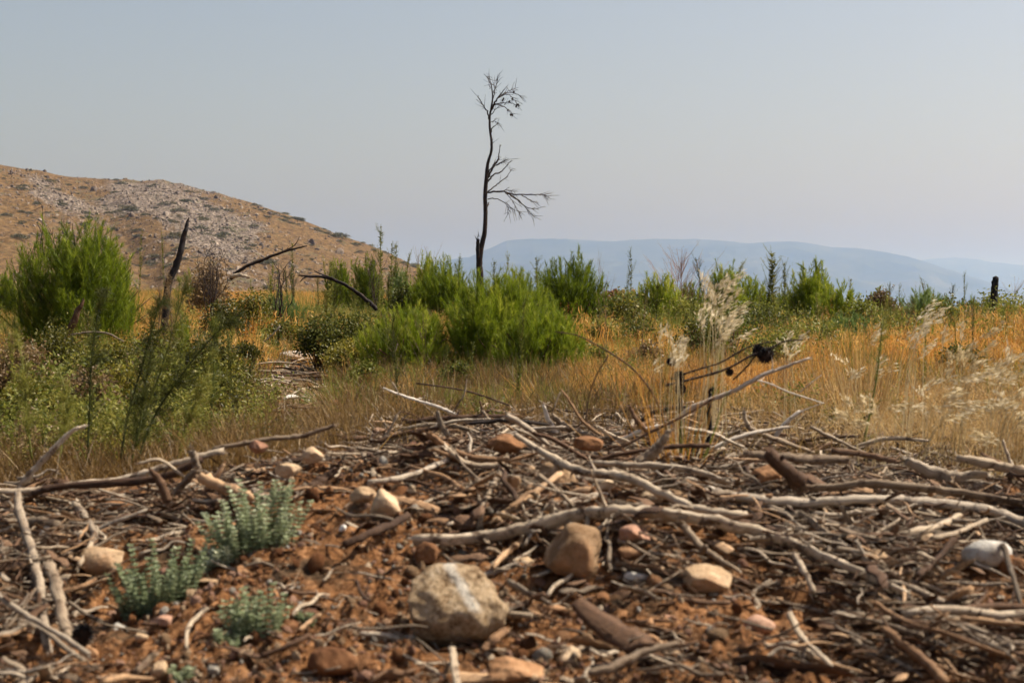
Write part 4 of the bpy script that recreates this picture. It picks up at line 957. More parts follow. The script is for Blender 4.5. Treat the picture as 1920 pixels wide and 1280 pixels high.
stick([(1880, 1020), (1900, 1080), (1915, 1140)], [6, 5], 'thin curved twig at the right edge beside the grey green stone', G)
stick([(1105, 1262), (1150, 1250), (1200, 1225), (1270, 1205)], [9, 12, 10, 7], 'bleached forked stick at the bottom in the middle', B, None, 1)
stick([(905, 1218), (925, 1200), (950, 1180)], [6, 11, 7], 'fresh pale wood splinter below the big boulder', 'tan_wood')
stick([(885, 1180), (915, 1165), (955, 1142)], [7, 9, 7], 'grey splinter against the right side of the big boulder', G)
stick([(848, 1215), (852, 1250), (858, 1290)], [8, 9], 'pale stick at the bottom edge under the big boulder', B)
stick([(925, 1060), (945, 1040), (970, 1020)], [8, 9], 'tan splinter between the big boulder and the heart shaped stone', T_)
stick([(955, 1090), (990, 1110), (1030, 1130)], [7, 6], 'grey stick right of the top of the big boulder', G)
# left side
stick([(34, 925), (38, 965), (55, 1010), (68, 1060), (76, 1110), (84, 1165), (88, 1215)], [10, 13, 14, 14, 13, 12], 'thick grey pole sloping down at the far left', G, [4.75, 3.75])
stick([(92, 1058), (105, 1100), (114, 1150), (128, 1195)], [13, 13, 11], 'second thick pale pole right of the sloping grey one', B, [4.05, 3.65])
stick([(-20, 1105), (30, 1140), (80, 1172), (120, 1195), (166, 1226)], [8, 8, 7, 8], 'grey stick crossing over both thick poles at the lower left', G, [3.75, 3.5])
stick([(40, 908), (75, 868), (110, 832), (135, 808), (160, 798)], [9, 8, 7, 5, 4], 'forked grey stick raised above the crest at the left', B, 4.9, 1)
stick([(628, 797), (600, 806), (560, 818), (510, 822), (450, 832), (400, 842)], [5, 7, 8, 7, 7], 'smooth pale pole end pointing up right on the left crest', B, 5.0)
stick([(420, 845), (350, 862), (290, 880), (230, 896), (140, 908), (40, 920), (-30, 915)], [8, 9, 8, 8, 7], 'long pale pole following the left crest', B, 4.95, 2)
stick([(380, 862), (300, 895), (220, 905), (110, 912), (60, 925)], [7, 8, 8, 6], 'brown grey pole under the long pale one on the left crest', W_, 4.85, 2)
stick([(260, 868), (300, 862), (340, 890)], [4, 4], 'thin twig arched over the left crest', B, 4.8)
stick([(360, 845), (366, 865), (370, 885)], [9, 10, 9], 'short upright pale stump of wood on the left crest', G, 4.8)
stick([(330, 925), (350, 900), (368, 880)], [9, 8], 'pale stick leaning below the short upright one on the left crest', B, 4.75)
stick([(385, 920), (405, 895), (420, 870)], [6, 8, 5], 'orange tan split stick on the left crest', T_, 4.7)
stick([(375, 892), (420, 912), (470, 932)], [15, 16, 13], 'thick tan log end half buried in the left crest', T_, 4.65)
stick([(282, 880), (300, 905), (314, 940)], [5, 11, 12], 'brown bark shard standing on the left crest', W_, 4.65)
stick([(580, 912), (605, 898), (630, 880)], [10, 12, 9], 'dark barked stub on the crest left of centre', W_, 4.72)
stick([(178, 1000), (165, 1030), (148, 1060)], [8, 8, 6], 'pale forked stub beside the tan stone on the left', B)
stick([(180, 1002), (165, 975), (140, 945)], [7, 10, 12], 'flat grey board piece on the left slope', G, None)
stick([(112, 1110), (150, 1100), (180, 1085)], [6, 5], 'thin stick below the tan stone on the left', T_)
stick([(130, 1128), (160, 1150), (195, 1168)], [5, 5, 6], 'thin grey twig below the tan stone on the left', G)
stick([(350, 1215), (352, 1180), (370, 1155), (390, 1140)], [4, 5, 4], 'curved thin root on the lower left slope', B)
stick([(190, 1280), (230, 1270), (285, 1272)], [7, 8, 5], 'pale stick at the bottom edge on the left', T_)
stick([(255, 1260), (275, 1240), (290, 1225)], [8, 9, 8], 'pale wood chunk near the bottom edge on the left', B)
stick([(0, 985), (60, 975), (110, 985)], [12, 13, 12], 'thick grey log end at the left edge', G)
stick([(490, 1230), (540, 1210), (580, 1190)], [6, 5], 'thin brown stick below the small grey green plant', W_)
stick([(700, 845), (740, 850), (800, 835)], [6, 5], 'pale twig behind the middle of the crest', B, 5.0)
# brush behind the crest
stick([(718, 727), (745, 738), (780, 750), (820, 762), (852, 776)], [3, 5, 6, 6], 'pale curved branch rising out of the brush pile behind the crest', 'white_wood', 6.6, 1)
stick([(735, 716), (742, 726), (748, 738)], [3, 2], 'short side twig on the pale curved branch behind the crest', B, 6.58)
stick([(1052, 730), (1070, 755), (1088, 785), (1110, 805), (1135, 822)], [3, 5, 6, 6], 'tan curved stick standing out of the brush pile right of centre', T_, 6.0)
stick([(1035, 778), (1055, 795), (1085, 812), (1120, 818)], [6, 7, 7], 'bleached thick stick at the foot of the tan curved one', B, 6.0)
stick([(1050, 735), (1040, 760), (1034, 778)], [2, 3], 'thin pale twig crossing the tan curved stick', B, 5.9)
stick([(875, 712), (870, 740), (862, 752), (850, 772)], [2, 3, 3], 'crooked pale twig standing in the brush pile', B, 6.4)
stick([(780, 718), (850, 728), (900, 740), (955, 760)], [2.5, 3, 3], 'long thin dark twig above the brush pile', W_, 6.8)
stick([(760, 790), (830, 785), (900, 782), (960, 780)], [6, 7, 6], 'dark barked branch lying level in the brush pile', W_, 6.4, 2)
stick([(900, 752), (903, 765), (905, 782)], [3, 5], 'brown broken side stub in the brush pile', W_, 6.4)
stick([(655, 852), (690, 838), (720, 820), (745, 778)], [6, 5, 4, 3], 'pale crooked stick at the left end of the brush pile', B, 6.0, 1)
stick([(755, 805), (800, 795), (860, 800), (900, 812)], [5, 6, 5], 'grey stick low in the brush pile', G, 6.0, 2)
stick([(1105, 868), (1170, 850), (1260, 838), (1330, 835)], [5, 6, 5], 'dark stick along the crest below the pale upright chunk', W_, 5.2)
stick([(1000, 812), (1040, 825), (1080, 850), (1100, 860)], [5, 6, 5], 'brown stick crossing the crest in the middle', W_, 5.2)
stick([(950, 780), (985, 800), (1030, 835)], [8, 7, 4], 'weathered tapering stick over the crest in the middle', G, 5.3)
BP = [((690, 835), (760, 812), (840, 800), W_), ((720, 828), (800, 822), (880, 826), B), ((780, 812), (850, 790), (930, 786), G), ((845, 832), (905, 812), (975, 800), B), ((880, 795), (950, 788), (1030, 796), K), ((930, 825), (985, 806), (1060, 800), 'white_wood'),
      ((990, 792), (1010, 808), (1050, 830), B), ((1040, 842), (1100, 822), (1170, 812), W_), ((1120, 800), (1150, 818), (1200, 836), B), ((1150, 832), (1210, 806), (1275, 792), 'white_wood'), ((1200, 790), (1235, 770), (1290, 762), K), ((1230, 842), (1290, 812), (1350, 800), B),
      ((1270, 800), (1330, 812), (1395, 838), G), ((1330, 842), (1400, 815), (1480, 800), 'white_wood'), ((1400, 800), (1450, 822), (1520, 846), B), ((1445, 842), (1530, 822), (1610, 818), W_), ((1520, 800), (1560, 820), (1620, 848), G), ((1590, 842), (1660, 822), (1740, 826), B),
      ((1020, 760), (1030, 790), (1052, 822), 'white_wood'), ((905, 770), (925, 795), (960, 818), B), ((820, 770), (826, 795), (840, 815), G), ((1180, 762), (1195, 790), (1225, 820), W_), ((1395, 770), (1402, 795), (1420, 820), B), ((1500, 770), (1470, 795), (1450, 825), 'white_wood')]
for i, (a_, b_, c_, m_) in enumerate(BP):
    tn = {B: 'bleached', G: 'grey', W_: 'dark brown', K: 'blackened', 'white_wood': 'whitish'}[m_]; how = 'lying low' if i < 18 else 'poking up'
    o = stick([a_, b_, c_], [4.5, 5.5, 3.2] if i < 18 else [4, 6, 6], '%s branch %s in the brush just behind the crest' % (tn, how), m_, 5.75 + .12 * (i % 4), 2 if i < 18 else 1)
    o['group'] = '%s branches %s in the brush behind the crest' % (tn, how)
# arched and cone bearing branches on the right
stick([(1040, 622), (1080, 628), (1110, 642), (1150, 665), (1190, 695), (1222, 735), (1240, 775), (1252, 812)], [2, 2.4, 2.8, 3.2, 3.6, 3.6], 'thin dark branch arching down over the golden grass', W_, 5.5)
stick([(1142, 665), (1120, 700), (1105, 740), (1098, 790)], [2, 2.6, 3], 'thin dark stem dropping beside the arching branch', W_, 5.6)
stick([(1505, 637), (1470, 640), (1440, 655), (1405, 668), (1370, 688), (1330, 702), (1290, 712), (1250, 722)], [2, 3, 3.5, 4, 4], 'dark cone bearing branch on the right, lower arm', K, 5.7, 5)
stick([(1445, 640), (1400, 652), (1350, 680), (1300, 695), (1260, 710)], [2, 3, 3.5, 4], 'dark cone bearing branch on the right, upper arm', K, 5.75, 5)
stick([(1420, 662), (1400, 688), (1375, 712)], [3, 3.5, 3], 'dark side branch below the large cone', K, 5.7, 1)
stick([(1518, 671), (1470, 688), (1425, 705), (1380, 730), (1335, 748), (1300, 762), (1270, 785), (1235, 825)], [4, 6, 7, 8, 8, 9], 'long white branch reaching up right through the golden grass', 'white_wood', 5.65, 4)
stick([(1410, 712), (1440, 718), (1480, 735), (1545, 756)], [3.5, 3.5, 2.5], 'thin white branch slanting down right from the long white one', 'white_wood', 5.7, 4)
stick([(1540, 703), (1520, 718), (1500, 735)], [1.5, 2.5], 'small bare white twig right of the long white branch', 'white_wood', 5.8, 2)
stick([(1545, 755), (1510, 768), (1480, 785)], [2, 3], 'small crooked white twig below the thin white branch', 'white_wood', 5.8, 2)
stick([(1140, 850), (1180, 830), (1240, 800), (1300, 770), (1340, 745)], [6, 6, 5, 4], 'dark long branch rising from the crest to the cone cluster', W_, 5.4, 3)
stick([(1300, 765), (1360, 785), (1420, 810), (1480, 820)], [5, 5, 4], 'grey stick in the straw right of the cone cluster', G, 'ground', 2)
stick([(1490, 800), (1560, 790), (1620, 782)], [6, 6, 4], 'bleached stick lying level in the straw on the right', B, 'ground')
stick([(1613, 720), (1640, 726), (1670, 736), (1690, 746)], [6, 9, 9, 6], 'short bleached log piece in the golden grass on the right', B, 'ground')
stick([(1860, 792), (1900, 788), (1960, 790)], [5, 5], 'pale stick in the straw at the right edge', G, 'ground')
stick([(1880, 825), (1888, 850), (1900, 880)], [3, 5], 'upright twig at the right end of the crest', B, 5.0)
stick([(1840, 850), (1880, 872), (1930, 910)], [4, 5, 5], 'thin branch slanting down at the right end of the crest', W_, 4.95)
stick([(1560, 845), (1620, 852), (1680, 865)], [5, 6], 'reddish stick behind the crest on the right', W_, 5.3)
# mid distance
stick([(560, 516), (580, 518), (610, 520), (640, 530), (665, 545), (690, 565), (706, 580)], [2, 3.5, 4, 5, 5, 5.5], 'arched burnt branch over the golden grass left of centre', K, 13.6, 2)
stick([(563, 528), (572, 520), (590, 518)], [1.5, 2.5], 'forked tip twig of the arched burnt branch', K, 13.55)
stick([(590, 508), (605, 515), (625, 522)], [1.5, 3], 'upper side twig of the arched burnt branch', K, 13.5)
stick([(575, 461), (545, 468), (520, 476), (490, 488), (460, 500), (432, 522)], [1.5, 3, 4, 4.5, 5], 'forked dead branch sticking up in the grass below the hill', K, 18, 3)
stick([(562, 443), (552, 460), (530, 472)], [1, 2.5], 'raised fork of the dead branch below the hill', K, 18)
stick([(432, 518), (450, 516), (468, 520)], [4, 4.5, 3], 'pale fallen branch at the foot of the forked dead branch', B, 'ground')
stick([(135, 627), (165, 623), (200, 625), (232, 640)], [2.5, 3, 2], 'pale horizontal dead branch in the shrubs on the left', G, 9.4, 2)
stick([(495, 640), (510, 628), (525, 612)], [1.5, 2], 'thin dead twig behind the dark shrub by the path', G, 12.5)
stick([(735, 725 - 55), (742, 655), (745, 645)], [1, 1.5], 'thin pale twig in the wispy young pine', B, 11.5)
def burnt_bush(u, vt, wpx, D, label, n=16, r=.007):
    x = XU(u, D); z = gz(x, D); h = P(u, vt, D)[2] - z; w = wpx / F * D; mb = MB()
    for i in range(n):
        a = R.uniform(0, 2 * PI); rr = w / 2 * math.sqrt(R.random()); e = np.array([rr * math.cos(a), rr * math.sin(a), h * R.uniform(.72, 1.0)])
        pts = [(0, 0, 0), e * [.3, .3, .4], e * [.6, .6, .72] + R.normal(0, .05, 3), e]; p, r_ = smooth_path(pts, [r * 1.4, r, r * .7, r * .35], 5)
        p[3:] += np.cumsum(R.normal(0, .010, (len(p) - 3, 3)), 0); tube(mb, p, r_, 4, .5, .1)
        for k in range(6):
            q = R.integers(len(p) // 2, len(p)); dv = unit(R.standard_normal(3) + [0, 0, .4]); ln = R.uniform(.05, .16)
            qq, r2 = smooth_path([p[q], p[q] + dv * ln * .5 + R.normal(0, .01, 3), p[q] + dv * ln], [r * .45, r * .35, r * .2], 2); tube(mb, qq, r2, 3, .5, 0)
    tag(link('burnt_bush', mb.mesh('burnt_bush', M[K]), None, (x, D, z)), label, 'bush')
burnt_bush(395, 456, 62, 19, 'tangled burnt bush against the foot of the hill right of the leaning stump', 22, .005)
burnt_bush(72, 402, 26, 17.2, 'bare burnt bush left of the large round pine top', 4, .007)
burnt_bush(122, 404, 44, 17.4, 'bare burnt bush rising behind the large round pine top', 7, .007)
burnt_bush(40, 470, 40, 19, 'low bare burnt bush at the left edge behind the round pine', 6, .006)
burnt_bush(700, 480, 60, 23, 'fine bare bush in the grass below the hill slope end', 9, .005)
burnt_bush(520, 492, 70, 19, 'scraggly bare bush around the forked dead branch', 10, .006)
# twigs lying on the bare path
for i in range(34):
    u = R.uniform(490, 610); d = R.uniform(9, 14.5); x = XU(u, d); z = gz(x, d) + R.uniform(.01, .08); a = R.uniform(0, PI); L = R.uniform(.12, .45)
    mb = MB(); p, r = smooth_path([(-L / 2 * math.cos(a), -L / 2 * math.sin(a), R.normal(0, .02)), (R.normal(0, .02), R.normal(0, .02), .01), (L / 2 * math.cos(a), L / 2 * math.sin(a), R.normal(0, .02))], [.006, .008, .004], 4); tube(mb, p, r, 5, .5, .1)
    tag(link('dead_branch', mb.mesh('path_twig', M[[B, G, W_][i % 3]]), None, (x, d, z)), '%s twig lying on the bare patch below the white boulder' % ['bleached', 'grey', 'brown'][i % 3], 'dead branch', '%s twigs on the bare patch' % ['bleached', 'grey', 'brown'][i % 3])

# cones
def cone(u, v, d, rpx, label):
    mb = MB(); r = rpx / F * d; v0, t0 = ico(2); n_ = 110; k = np.arange(n_); th = k * 2.39996; zz = 1 - 2 * (k + .5) / n_
    dr = np.stack([np.sqrt(1 - zz ** 2) * np.cos(th), np.sqrt(1 - zz ** 2) * np.sin(th), zz], -1)
    mb.add(v0 * r * .72, None, t0, .1); blades(mb, dr * r * .55, dr + [0, 0, .5], r * .62, r * .38, 0, 2, R.random(n_), 0, -1)
    tag(link('pine_cone', mb.mesh('pine_cone', M['charred_wood'])), label, 'pine cone'); bpy.context.scene.collection.objects[-1].location = P(u, v, d)
cone(1436, 666, 5.68, 15, 'large open dark cone on the branch at the right')
cone(1422, 658, 5.74, 11, 'cone half hidden behind the large open one')
cone(1259, 678, 5.6, 9, 'small dark cone at the tip of the golden stems')
cone(1273, 706, 5.6, 10, 'dark cone just below the small one among the golden stems')
cone(1275, 730, 5.62, 11, 'lowest dark cone among the golden stems')
cone(1368, 698, 5.7, 7, 'small cone on the side branch left of the large one')
cone(155, 1190, 3.62, 20, 'dark cone lying under the crossed poles at the lower left')
post('charred_stump', [(1330, 775), (1332, 750), (1336, 728)], [5, 4, 2], 5.9, 'dark burnt knot of wood under the cone bearing branch', 'charred_wood', 2, 7)
post('charred_stump', [(1275, 800), (1278, 770), (1276, 745)], [4.5, 5, 3], 5.75, 'dark burnt stub behind the golden stems', 'charred_wood', 2, 7)

# ================================================================== STONES
def stone_at(u, v, wpx, hpx, label, mat, d=None, sub=4, cuts=11, rough=.09, rot=None, sink=.0, name='stone'):
    """(u, v) is the centre of the stone in the photo; w, h its size there"""
    if d is None: d = (dg(u, v + hpx * .38) or 5.0)
    elif d > 6: d = dg(u, v + hpx * .35, 6.5, 40) or d
    c = P(u, v, d); w = wpx / F * d * .54; h = hpx / F * d * .54
    mb = MB(); rock(mb, (0, 0, 0), (w, (w + h) * .48, h), sub, int(u * 7 + v), cuts, rough, .5, 0, rot)
    return tag(link(name, mb.mesh(name, M[mat]), None, c), label, 'stone')
stone_at(850, 1130, 204, 146, 'big tan boulder with a pale streak at the bottom centre', 'boulder_stone', None, 5, 13, .10, None, name='boulder')
stone_at(1080, 1040, 118, 108, 'heart shaped brown stone under the longest pole', 'tan_stone', None, 4, 9)
stone_at(1325, 1086, 92, 56, 'pale tan stone right of the heart shaped one', 'tan_stone', None, 4, 8)
stone_at(1186, 1038, 66, 30, 'flat reddish tan stone below the longest pole', 'red_stone')
stone_at(1186, 1004, 66, 40, 'pinkish stone just under the longest pole', 'pink_stone')
stone_at(190, 1052, 100, 56, 'smooth tan stone left of the lowest grey green plant', 'tan_stone', None, 4, 6, .06)
stone_at(725, 948, 56, 64, 'upright tan stone left of the longest pole', 'tan_stone')
stone_at(800, 1040, 46, 44, 'reddish clod under the left end of the longest pole', 'red_stone')
stone_at(1036, 898, 80, 66, 'round shaded stone on the crest in the middle', 'tan_stone', 4.7)
stone_at(1440, 890, 60, 48, 'orange tan stone on the crest beside the thick brown stub', 'red_stone', 4.8)
stone_at(1850, 1038, 92, 62, 'smooth grey green stone on the right slope', 'grey_stone', None, 4, 6, .05)
stone_at(1735, 1012, 52, 32, 'flat tan stone under the lower pole on the right', 'tan_stone')
stone_at(1650, 1048, 66, 40, 'tan stone behind the right end of the longest pole', 'tan_stone')
stone_at(1680, 975, 46, 32, 'brown stone just below the two poles on the right', 'red_stone')
stone_at(1425, 1170, 60, 34, 'smooth pink stone low on the right slope', 'pink_stone', None, 3, 5, .05)
stone_at(1735, 1162, 54, 44, 'reddish stone low among the twigs on the right', 'red_stone')
stone_at(965, 1262, 110, 60, 'crumbly red clod at the bottom edge in the middle', 'red_stone', None, 4, 5, .16)
stone_at(1065, 1235, 48, 50, 'tan stone at the bottom right of the crumbly red clod', 'tan_stone')
stone_at(630, 1240, 100, 60, 'reddish tan stone at the bottom left of the big boulder', 'red_stone')
stone_at(540, 880, 56, 30, 'flat tan stone on the crest left of centre', 'tan_stone', 4.7)
stone_at(485, 838, 34, 26, 'pinkish grey stone on top of the left crest', 'pink_stone', 4.92)
stone_at(590, 855, 46, 34, 'pale tan stone on the crest behind the dark stub', 'tan_stone', 4.85)
stone_at(780, 848, 46, 36, 'pinkish tan stone on the crest in the middle', 'pink_stone', 4.92)
stone_at(1100, 830, 60, 36, 'orange tan stone on the crest right of the middle', 'red_stone', 5.0)
stone_at(950, 832, 70, 34, 'red clod of soil on the crest behind the tan branch', 'red_stone', 5.0, 4, 5, .16)
stone_at(680, 930, 50, 34, 'tan stone on the slope left of the upright stone', 'tan_stone')
stone_at(305, 1165, 46, 28, 'pinkish stone under the lowest grey green plant', 'pink_stone')
stone_at(265, 1193, 30, 20, 'small tan stone left of the pinkish one, below the plant', 'tan_stone', None, 3)
stone_at(300, 1252, 46, 32, 'blocky tan stone near the bottom edge on the left', 'tan_stone')
stone_at(400, 1256, 24, 22, 'small grey stone near the bottom edge on the left', 'grey_stone', None, 3)
stone_at(222, 948, 60, 30, 'red clod on the slope below the left crest', 'red_stone', None, 3, 5, .14)
stone_at(90, 1000, 34, 36, 'grey block beside the log end on the left', 'grey_stone', None, 3)
stone_at(643, 990, 18, 14, 'small white stone left of the brown stick', 'white_stone', None, 3)
stone_at(1195, 1082, 50, 28, 'white chip shaped stone right of the heart shaped one', 'white_stone', None, 3)
stone_at(1045, 1000, 34, 26, 'white and orange stone at the top left of the heart shaped one', 'pink_stone', None, 3)
stone_at(1720, 1120, 40, 26, 'brown stone among twigs right of the longest pole end', 'red_stone', None, 3)
stone_at(1500, 1062, 36, 24, 'tan stone under the right half of the longest pole', 'tan_stone', None, 3)
stone_at(1905, 1060, 40, 40, 'reddish stone at the right edge beside the grey green one', 'red_stone', None, 3)
stone_at(555, 670, 66, 32, 'white boulder at the far end of the bare path', 'white_stone', 11.6, 4, 8, .1, name='boulder')
stone_at(548, 746, 30, 13, 'rounded white stone in the middle of the bare path', 'white_stone', 9.6, 3)
stone_at(522, 708, 22, 12, 'small pale stone under the white boulder', 'white_stone', 10.8, 3)
stone_at(575, 768, 26, 10, 'flat pale stone at the near end of the bare path', 'white_stone', 9.0, 3)
stone_at(1010, 572, 22, 7, 'flat white stone between the central pine clump and the upright pine', 'white_stone', 15, 3)
stone_at(20, 800, 90, 18, 'long flat pale stone at the left edge', 'white_stone', 8.6, 3)
stone_at(40, 830, 70, 26, 'pale broken stone below the long flat one at the left edge', 'grey_stone', 7.8, 3)
stone_at(110, 812, 26, 12, 'small pale stone right of the long flat one at the left', 'white_stone', 8.2, 3)

for i in range(60):
    u = R.uniform(-10, 1930); dd = R.uniform(3.45, 4.95); sz = R.uniform(26, 72)
    if abs(u - 850) < 160 and dd < 4.1: continue
    if u > 1300 and R.random() < .6: continue
    m_ = ['tan_stone', 'red_stone', 'pink_stone', 'tan_stone', 'red_stone', 'tan_stone', 'red_stone', 'grey_stone'][int(R.integers(8))]; x = XU(u, dd); z = gz(x, dd)
    zn = 'left part' if u < 600 else ('middle' if u < 1200 else 'right part'); cn = {'tan_stone': 'tan', 'red_stone': 'reddish', 'pink_stone': 'pinkish', 'grey_stone': 'grey'}[m_]
    w = sz / F * dd * .5; mb = MB(); rock(mb, (0, 0, 0), (w, w * R.uniform(.7, 1), w * R.uniform(.5, .8)), 3, 700 + i, 12, .13, .5, 0, (R.uniform(-.5, .5), R.uniform(-.5, .5), R.uniform(0, 6)))
    tag(link('stone', mb.mesh('stone', M[m_], i % 3 == 0), None, (x, dd, z + w * .12)), 'angular %s stone half sunk in the soil, %s of the bank' % (cn, zn), 'stone', 'angular %s stones in the %s of the bank' % (cn, zn))
# rubble heap on the skyline, seen small
src = []
for k in range(4):
    mb = MB(); rock(mb, (0, 0, 0), (1, .8, .6), 2, 90 + k, 8, .15); src.append(mb.mesh('rubble', M[['soil_clod', 'soil_clod', 'hill_stone', 'red_stone'][k]], False))
n_ = 420; a = R.normal(0, 1, n_) * .33; b_ = R.normal(0, .3, n_); xr = XU(1165, 24.) + a * 1.3; yr = 24. + b_; hh = np.clip(.34 * np.exp(-(a / .5) ** 2) , 0, 1) * R.random(n_)
zr = ground(xr, yr) + hh + .2
scatter('rubble_heap', np.stack([xr, yr, zr], -1), R.uniform(0, 6, (n_, 3)), R.uniform(.02, .065, n_), R.integers(0, 4, n_), src, 'heap of brown rubble on the skyline right of the bare tree')

# ---------------------------------------------------------------- litter on the bank
src_names = ['red_stone', 'soil_clod', 'soil_clod', 'tan_stone', 'grey_stone', 'pink_stone', 'soil_clod', 'tan_stone']
gsrc = []
for k, m_ in enumerate(src_names):
    mb = MB(); rock(mb, (0, 0, 0), (1, .82, .62), 2, 140 + k, 7, .17 if 'clod' in m_ else .10); gsrc.append(mb.mesh('pebble', M[m_], k % 2 == 0))
def bank(n, d0=3.3, d1=5.3, u0=-120, u1=2040):
    n, u0, u1, d0 = int(n * 1.9), -750, 2680, d0 - .35
    d = R.uniform(d0, d1, n); u = R.uniform(u0, u1, n); return u, d
def soiliness(u, d):
    return np.clip(.35 + .9 * np.exp(-(((u - 520) / 330) ** 2)) * (d < 4.8) + .8 * np.exp(-(((u - 1150) / 260) ** 2 + ((d - 3.5) / .35) ** 2)) - .35 * sm(u, 1250, 1500) * sm(d, 3.5, 3.8), .12, 1)
u, d = bank(60000); k = R.random(len(u)) < soiliness(u, d) * np.clip(.55 + 1.2 * fbm2(XU(u, d), d, 5., 3, 15), .08, 1); u, d = u[k], d[k]; N = len(u)
s = np.clip(np.exp(R.normal(-5.75, .68, N)), .0013, .022)
x = XU(u, d); idx = R.choice(8, N, p=[.22, .22, .22, .09, .02, .03, .17, .03])
scatter('gravel', np.stack([x, d, ground(x, d) + s * .25], -1), R.uniform(0, 6.28, (N, 3)), s, idx, gsrc, 'loose red soil crumbs and small gravel over the bank')
zones = [(330, 'at the far left of the bank'), (700, 'on the red slope left of the big boulder'), (1000, 'around the big boulder'), (1300, 'right of the big boulder'), (1620, 'on the twig slope under the longest pole'), (9999, 'at the far right of the bank')]
def zone(u): 
    for a, z_ in zones:
        if u < a: return z_
cname = {'red_stone': 'reddish', 'soil_clod': 'red earthy', 'tan_stone': 'tan', 'grey_stone': 'grey', 'pink_stone': 'pinkish'}
for i in range(235):
    d = R.uniform(3.42, 5.0); u = R.uniform(-20, 1940)
    if R.random() > soiliness(np.array([u]), np.array([d]))[0] * 1.3: continue
    s = float(np.clip(math.exp(R.normal(-4.05, .32)), .011, .034)); x = XU(u, d); k = int(R.choice(8, p=[.20, .17, .15, .20, .04, .04, .10, .10]))
    m_ = src_names[k]; o = link('pebble', gsrc[k], None, (x, d, gz(x, d) + s * .2), R.uniform(0, 6.28, 3), s)
    tag(o, 'loose %s pebble lying %s' % (cname[m_], zone(u)), 'stone', '%s pebbles %s' % (cname[m_], zone(u)))

def twig_mesh(name, mat, L=1., r=.02, bend=.12, side=0, flat=1.):
    mb = MB(); q = [(-L / 2, 0, 0)]
    for t in (.25, .5, .75): q.append((-L / 2 + L * t, R.normal(0, bend * L * .5), R.normal(0, bend * L * .35)))
    q.append((L / 2, R.normal(0, bend * L * .3), R.normal(0, .03)))
    p, rr = smooth_path(q, np.array([.9, 1.05, 1, .8, .5]) * r, 3); tube(mb, p, rr, 6, .5, .16, 0, flat)
    for k in range(side):
        j = R.integers(2, len(p) - 2); dv = unit(unit(p[j + 1] - p[j]) + R.standard_normal(3) * .6); ln = L * R.uniform(.12, .35)
        qq, r2 = smooth_path([p[j], p[j] + dv * ln * .5, p[j] + dv * ln + R.normal(0, .03, 3)], [r * .5, r * .4, r * .2], 2); tube(mb, qq, r2, 4, .5, .1)
    return mb.mesh(name, M[mat])
tw = []
for k in range(24):
    mt = [W_, G, W_, T_, B, W_, K, W_][k % 8]; tw.append((twig_mesh('twig', mt, 1., R.uniform(.007, .022), R.uniform(.02, .09), R.integers(0, 3)), mt))
tk = [(twig_mesh('broken_stick', [B, G, W_, T_, B, G, B, W_][k % 8], 1., R.uniform(.016, .033), R.uniform(.02, .08), R.integers(0, 3)), [B, G, W_, T_, B, G, B, W_][k % 8]) for k in range(24)]
chips = [twig_mesh('wood_chip', [B, T_, G, W_, 'brown_wood'][k % 5], 1., R.uniform(.06, .13), .06, 0, .22) for k in range(10)]
srcs = [a for a, b in tw] + chips
def twigginess(u, d):
    f = .14 + .95 * sm(u, 1150, 1450) * sm(d, 3.35, 3.6) + .75 * np.exp(-((d - 4.85) / .28) ** 2) + .8 * (1 - sm(u, 60, 230)) + .65 * np.exp(-(((u - 1050) / 260) ** 2 + ((d - 4.35) / .3) ** 2)) + .15 * sm(u, 900, 1200)
    f = f * (1 - .75 * np.exp(-(((u - 500) / 240) ** 2 + ((d - 4.1) / .5) ** 2)))
    f = f * (1 - .8 * np.exp(-(((u - 1230 - 420 * (3.9 - d)) / 170) ** 2 + ((d - 3.55) / .30) ** 2))) * (1 - .55 * np.exp(-(((u - 640) / 170) ** 2 + ((d - 4.75) / .3) ** 2)))
    return np.clip(f * (1 + 1.0 * fbm2(XU(u, d), d, 3.5, 3, 66)), 0, 1.2)
def lay(u, d, N, dirbias=True):
    """lie down along the slope; on the right most twigs point down right"""
    a = R.uniform(0, PI, N); bias = (R.random(N) < .65) & (u > 1150); a = np.where(bias, R.normal(-.62, .45, N), a)
    bl = (R.random(N) < .5) & (u < 450) & (d > 4.5); a = np.where(bl, R.normal(.25, .3, N), a)
    return a
u, d = bank(44000, 3.3, 5.45); k = R.random(len(u)) < twigginess(u, d); u, d = u[k], d[k]; N = len(u)
L = np.clip(np.exp(R.normal(-3.15, .58, N)), .012, .24); a = lay(u, d, N); x = XU(u, d)
isch = R.random(N) < .22; idx = np.where(isch, 24 + R.integers(0, 10, N), R.integers(0, 24, N)); L = np.where(isch, L * .42, L)
z = ground(x, d) + .003 + np.abs(R.normal(0, .0115, N)) * np.clip(twigginess(u, d) * 2, .1, 2)
scatter('twig_litter', np.stack([x, d, z], -1), np.stack([R.uniform(-.5, .5, N), R.normal(0, .20, N) * (1 + .8 * (twigginess(u, d) > .6)), a], -1), L, idx, srcs, 'dense litter of broken twigs and wood chips on the bank')
u, d = bank(4200, 3.3, 5.3); k = R.random(len(u)) < twigginess(u, d) * .62 + .05; u, d = u[k], d[k]; N = len(u)
L = np.clip(np.exp(R.normal(-2.35, .42, N)), .03, .22); a = lay(u, d, N); x = XU(u, d); z = ground(x, d) + .006 + np.abs(R.normal(0, .016, N)) * np.clip(twigginess(u, d) * 2, .2, 2)
scatter('broken_wood', np.stack([x, d, z], -1), np.stack([R.uniform(-.5, .5, N), R.normal(0, .22, N), a], -1), np.stack([L, L * 1.15, L * 1.15], -1), R.integers(0, 24, N), [m for m, _ in tk], 'short broken bits of pale wood on top of the litter')
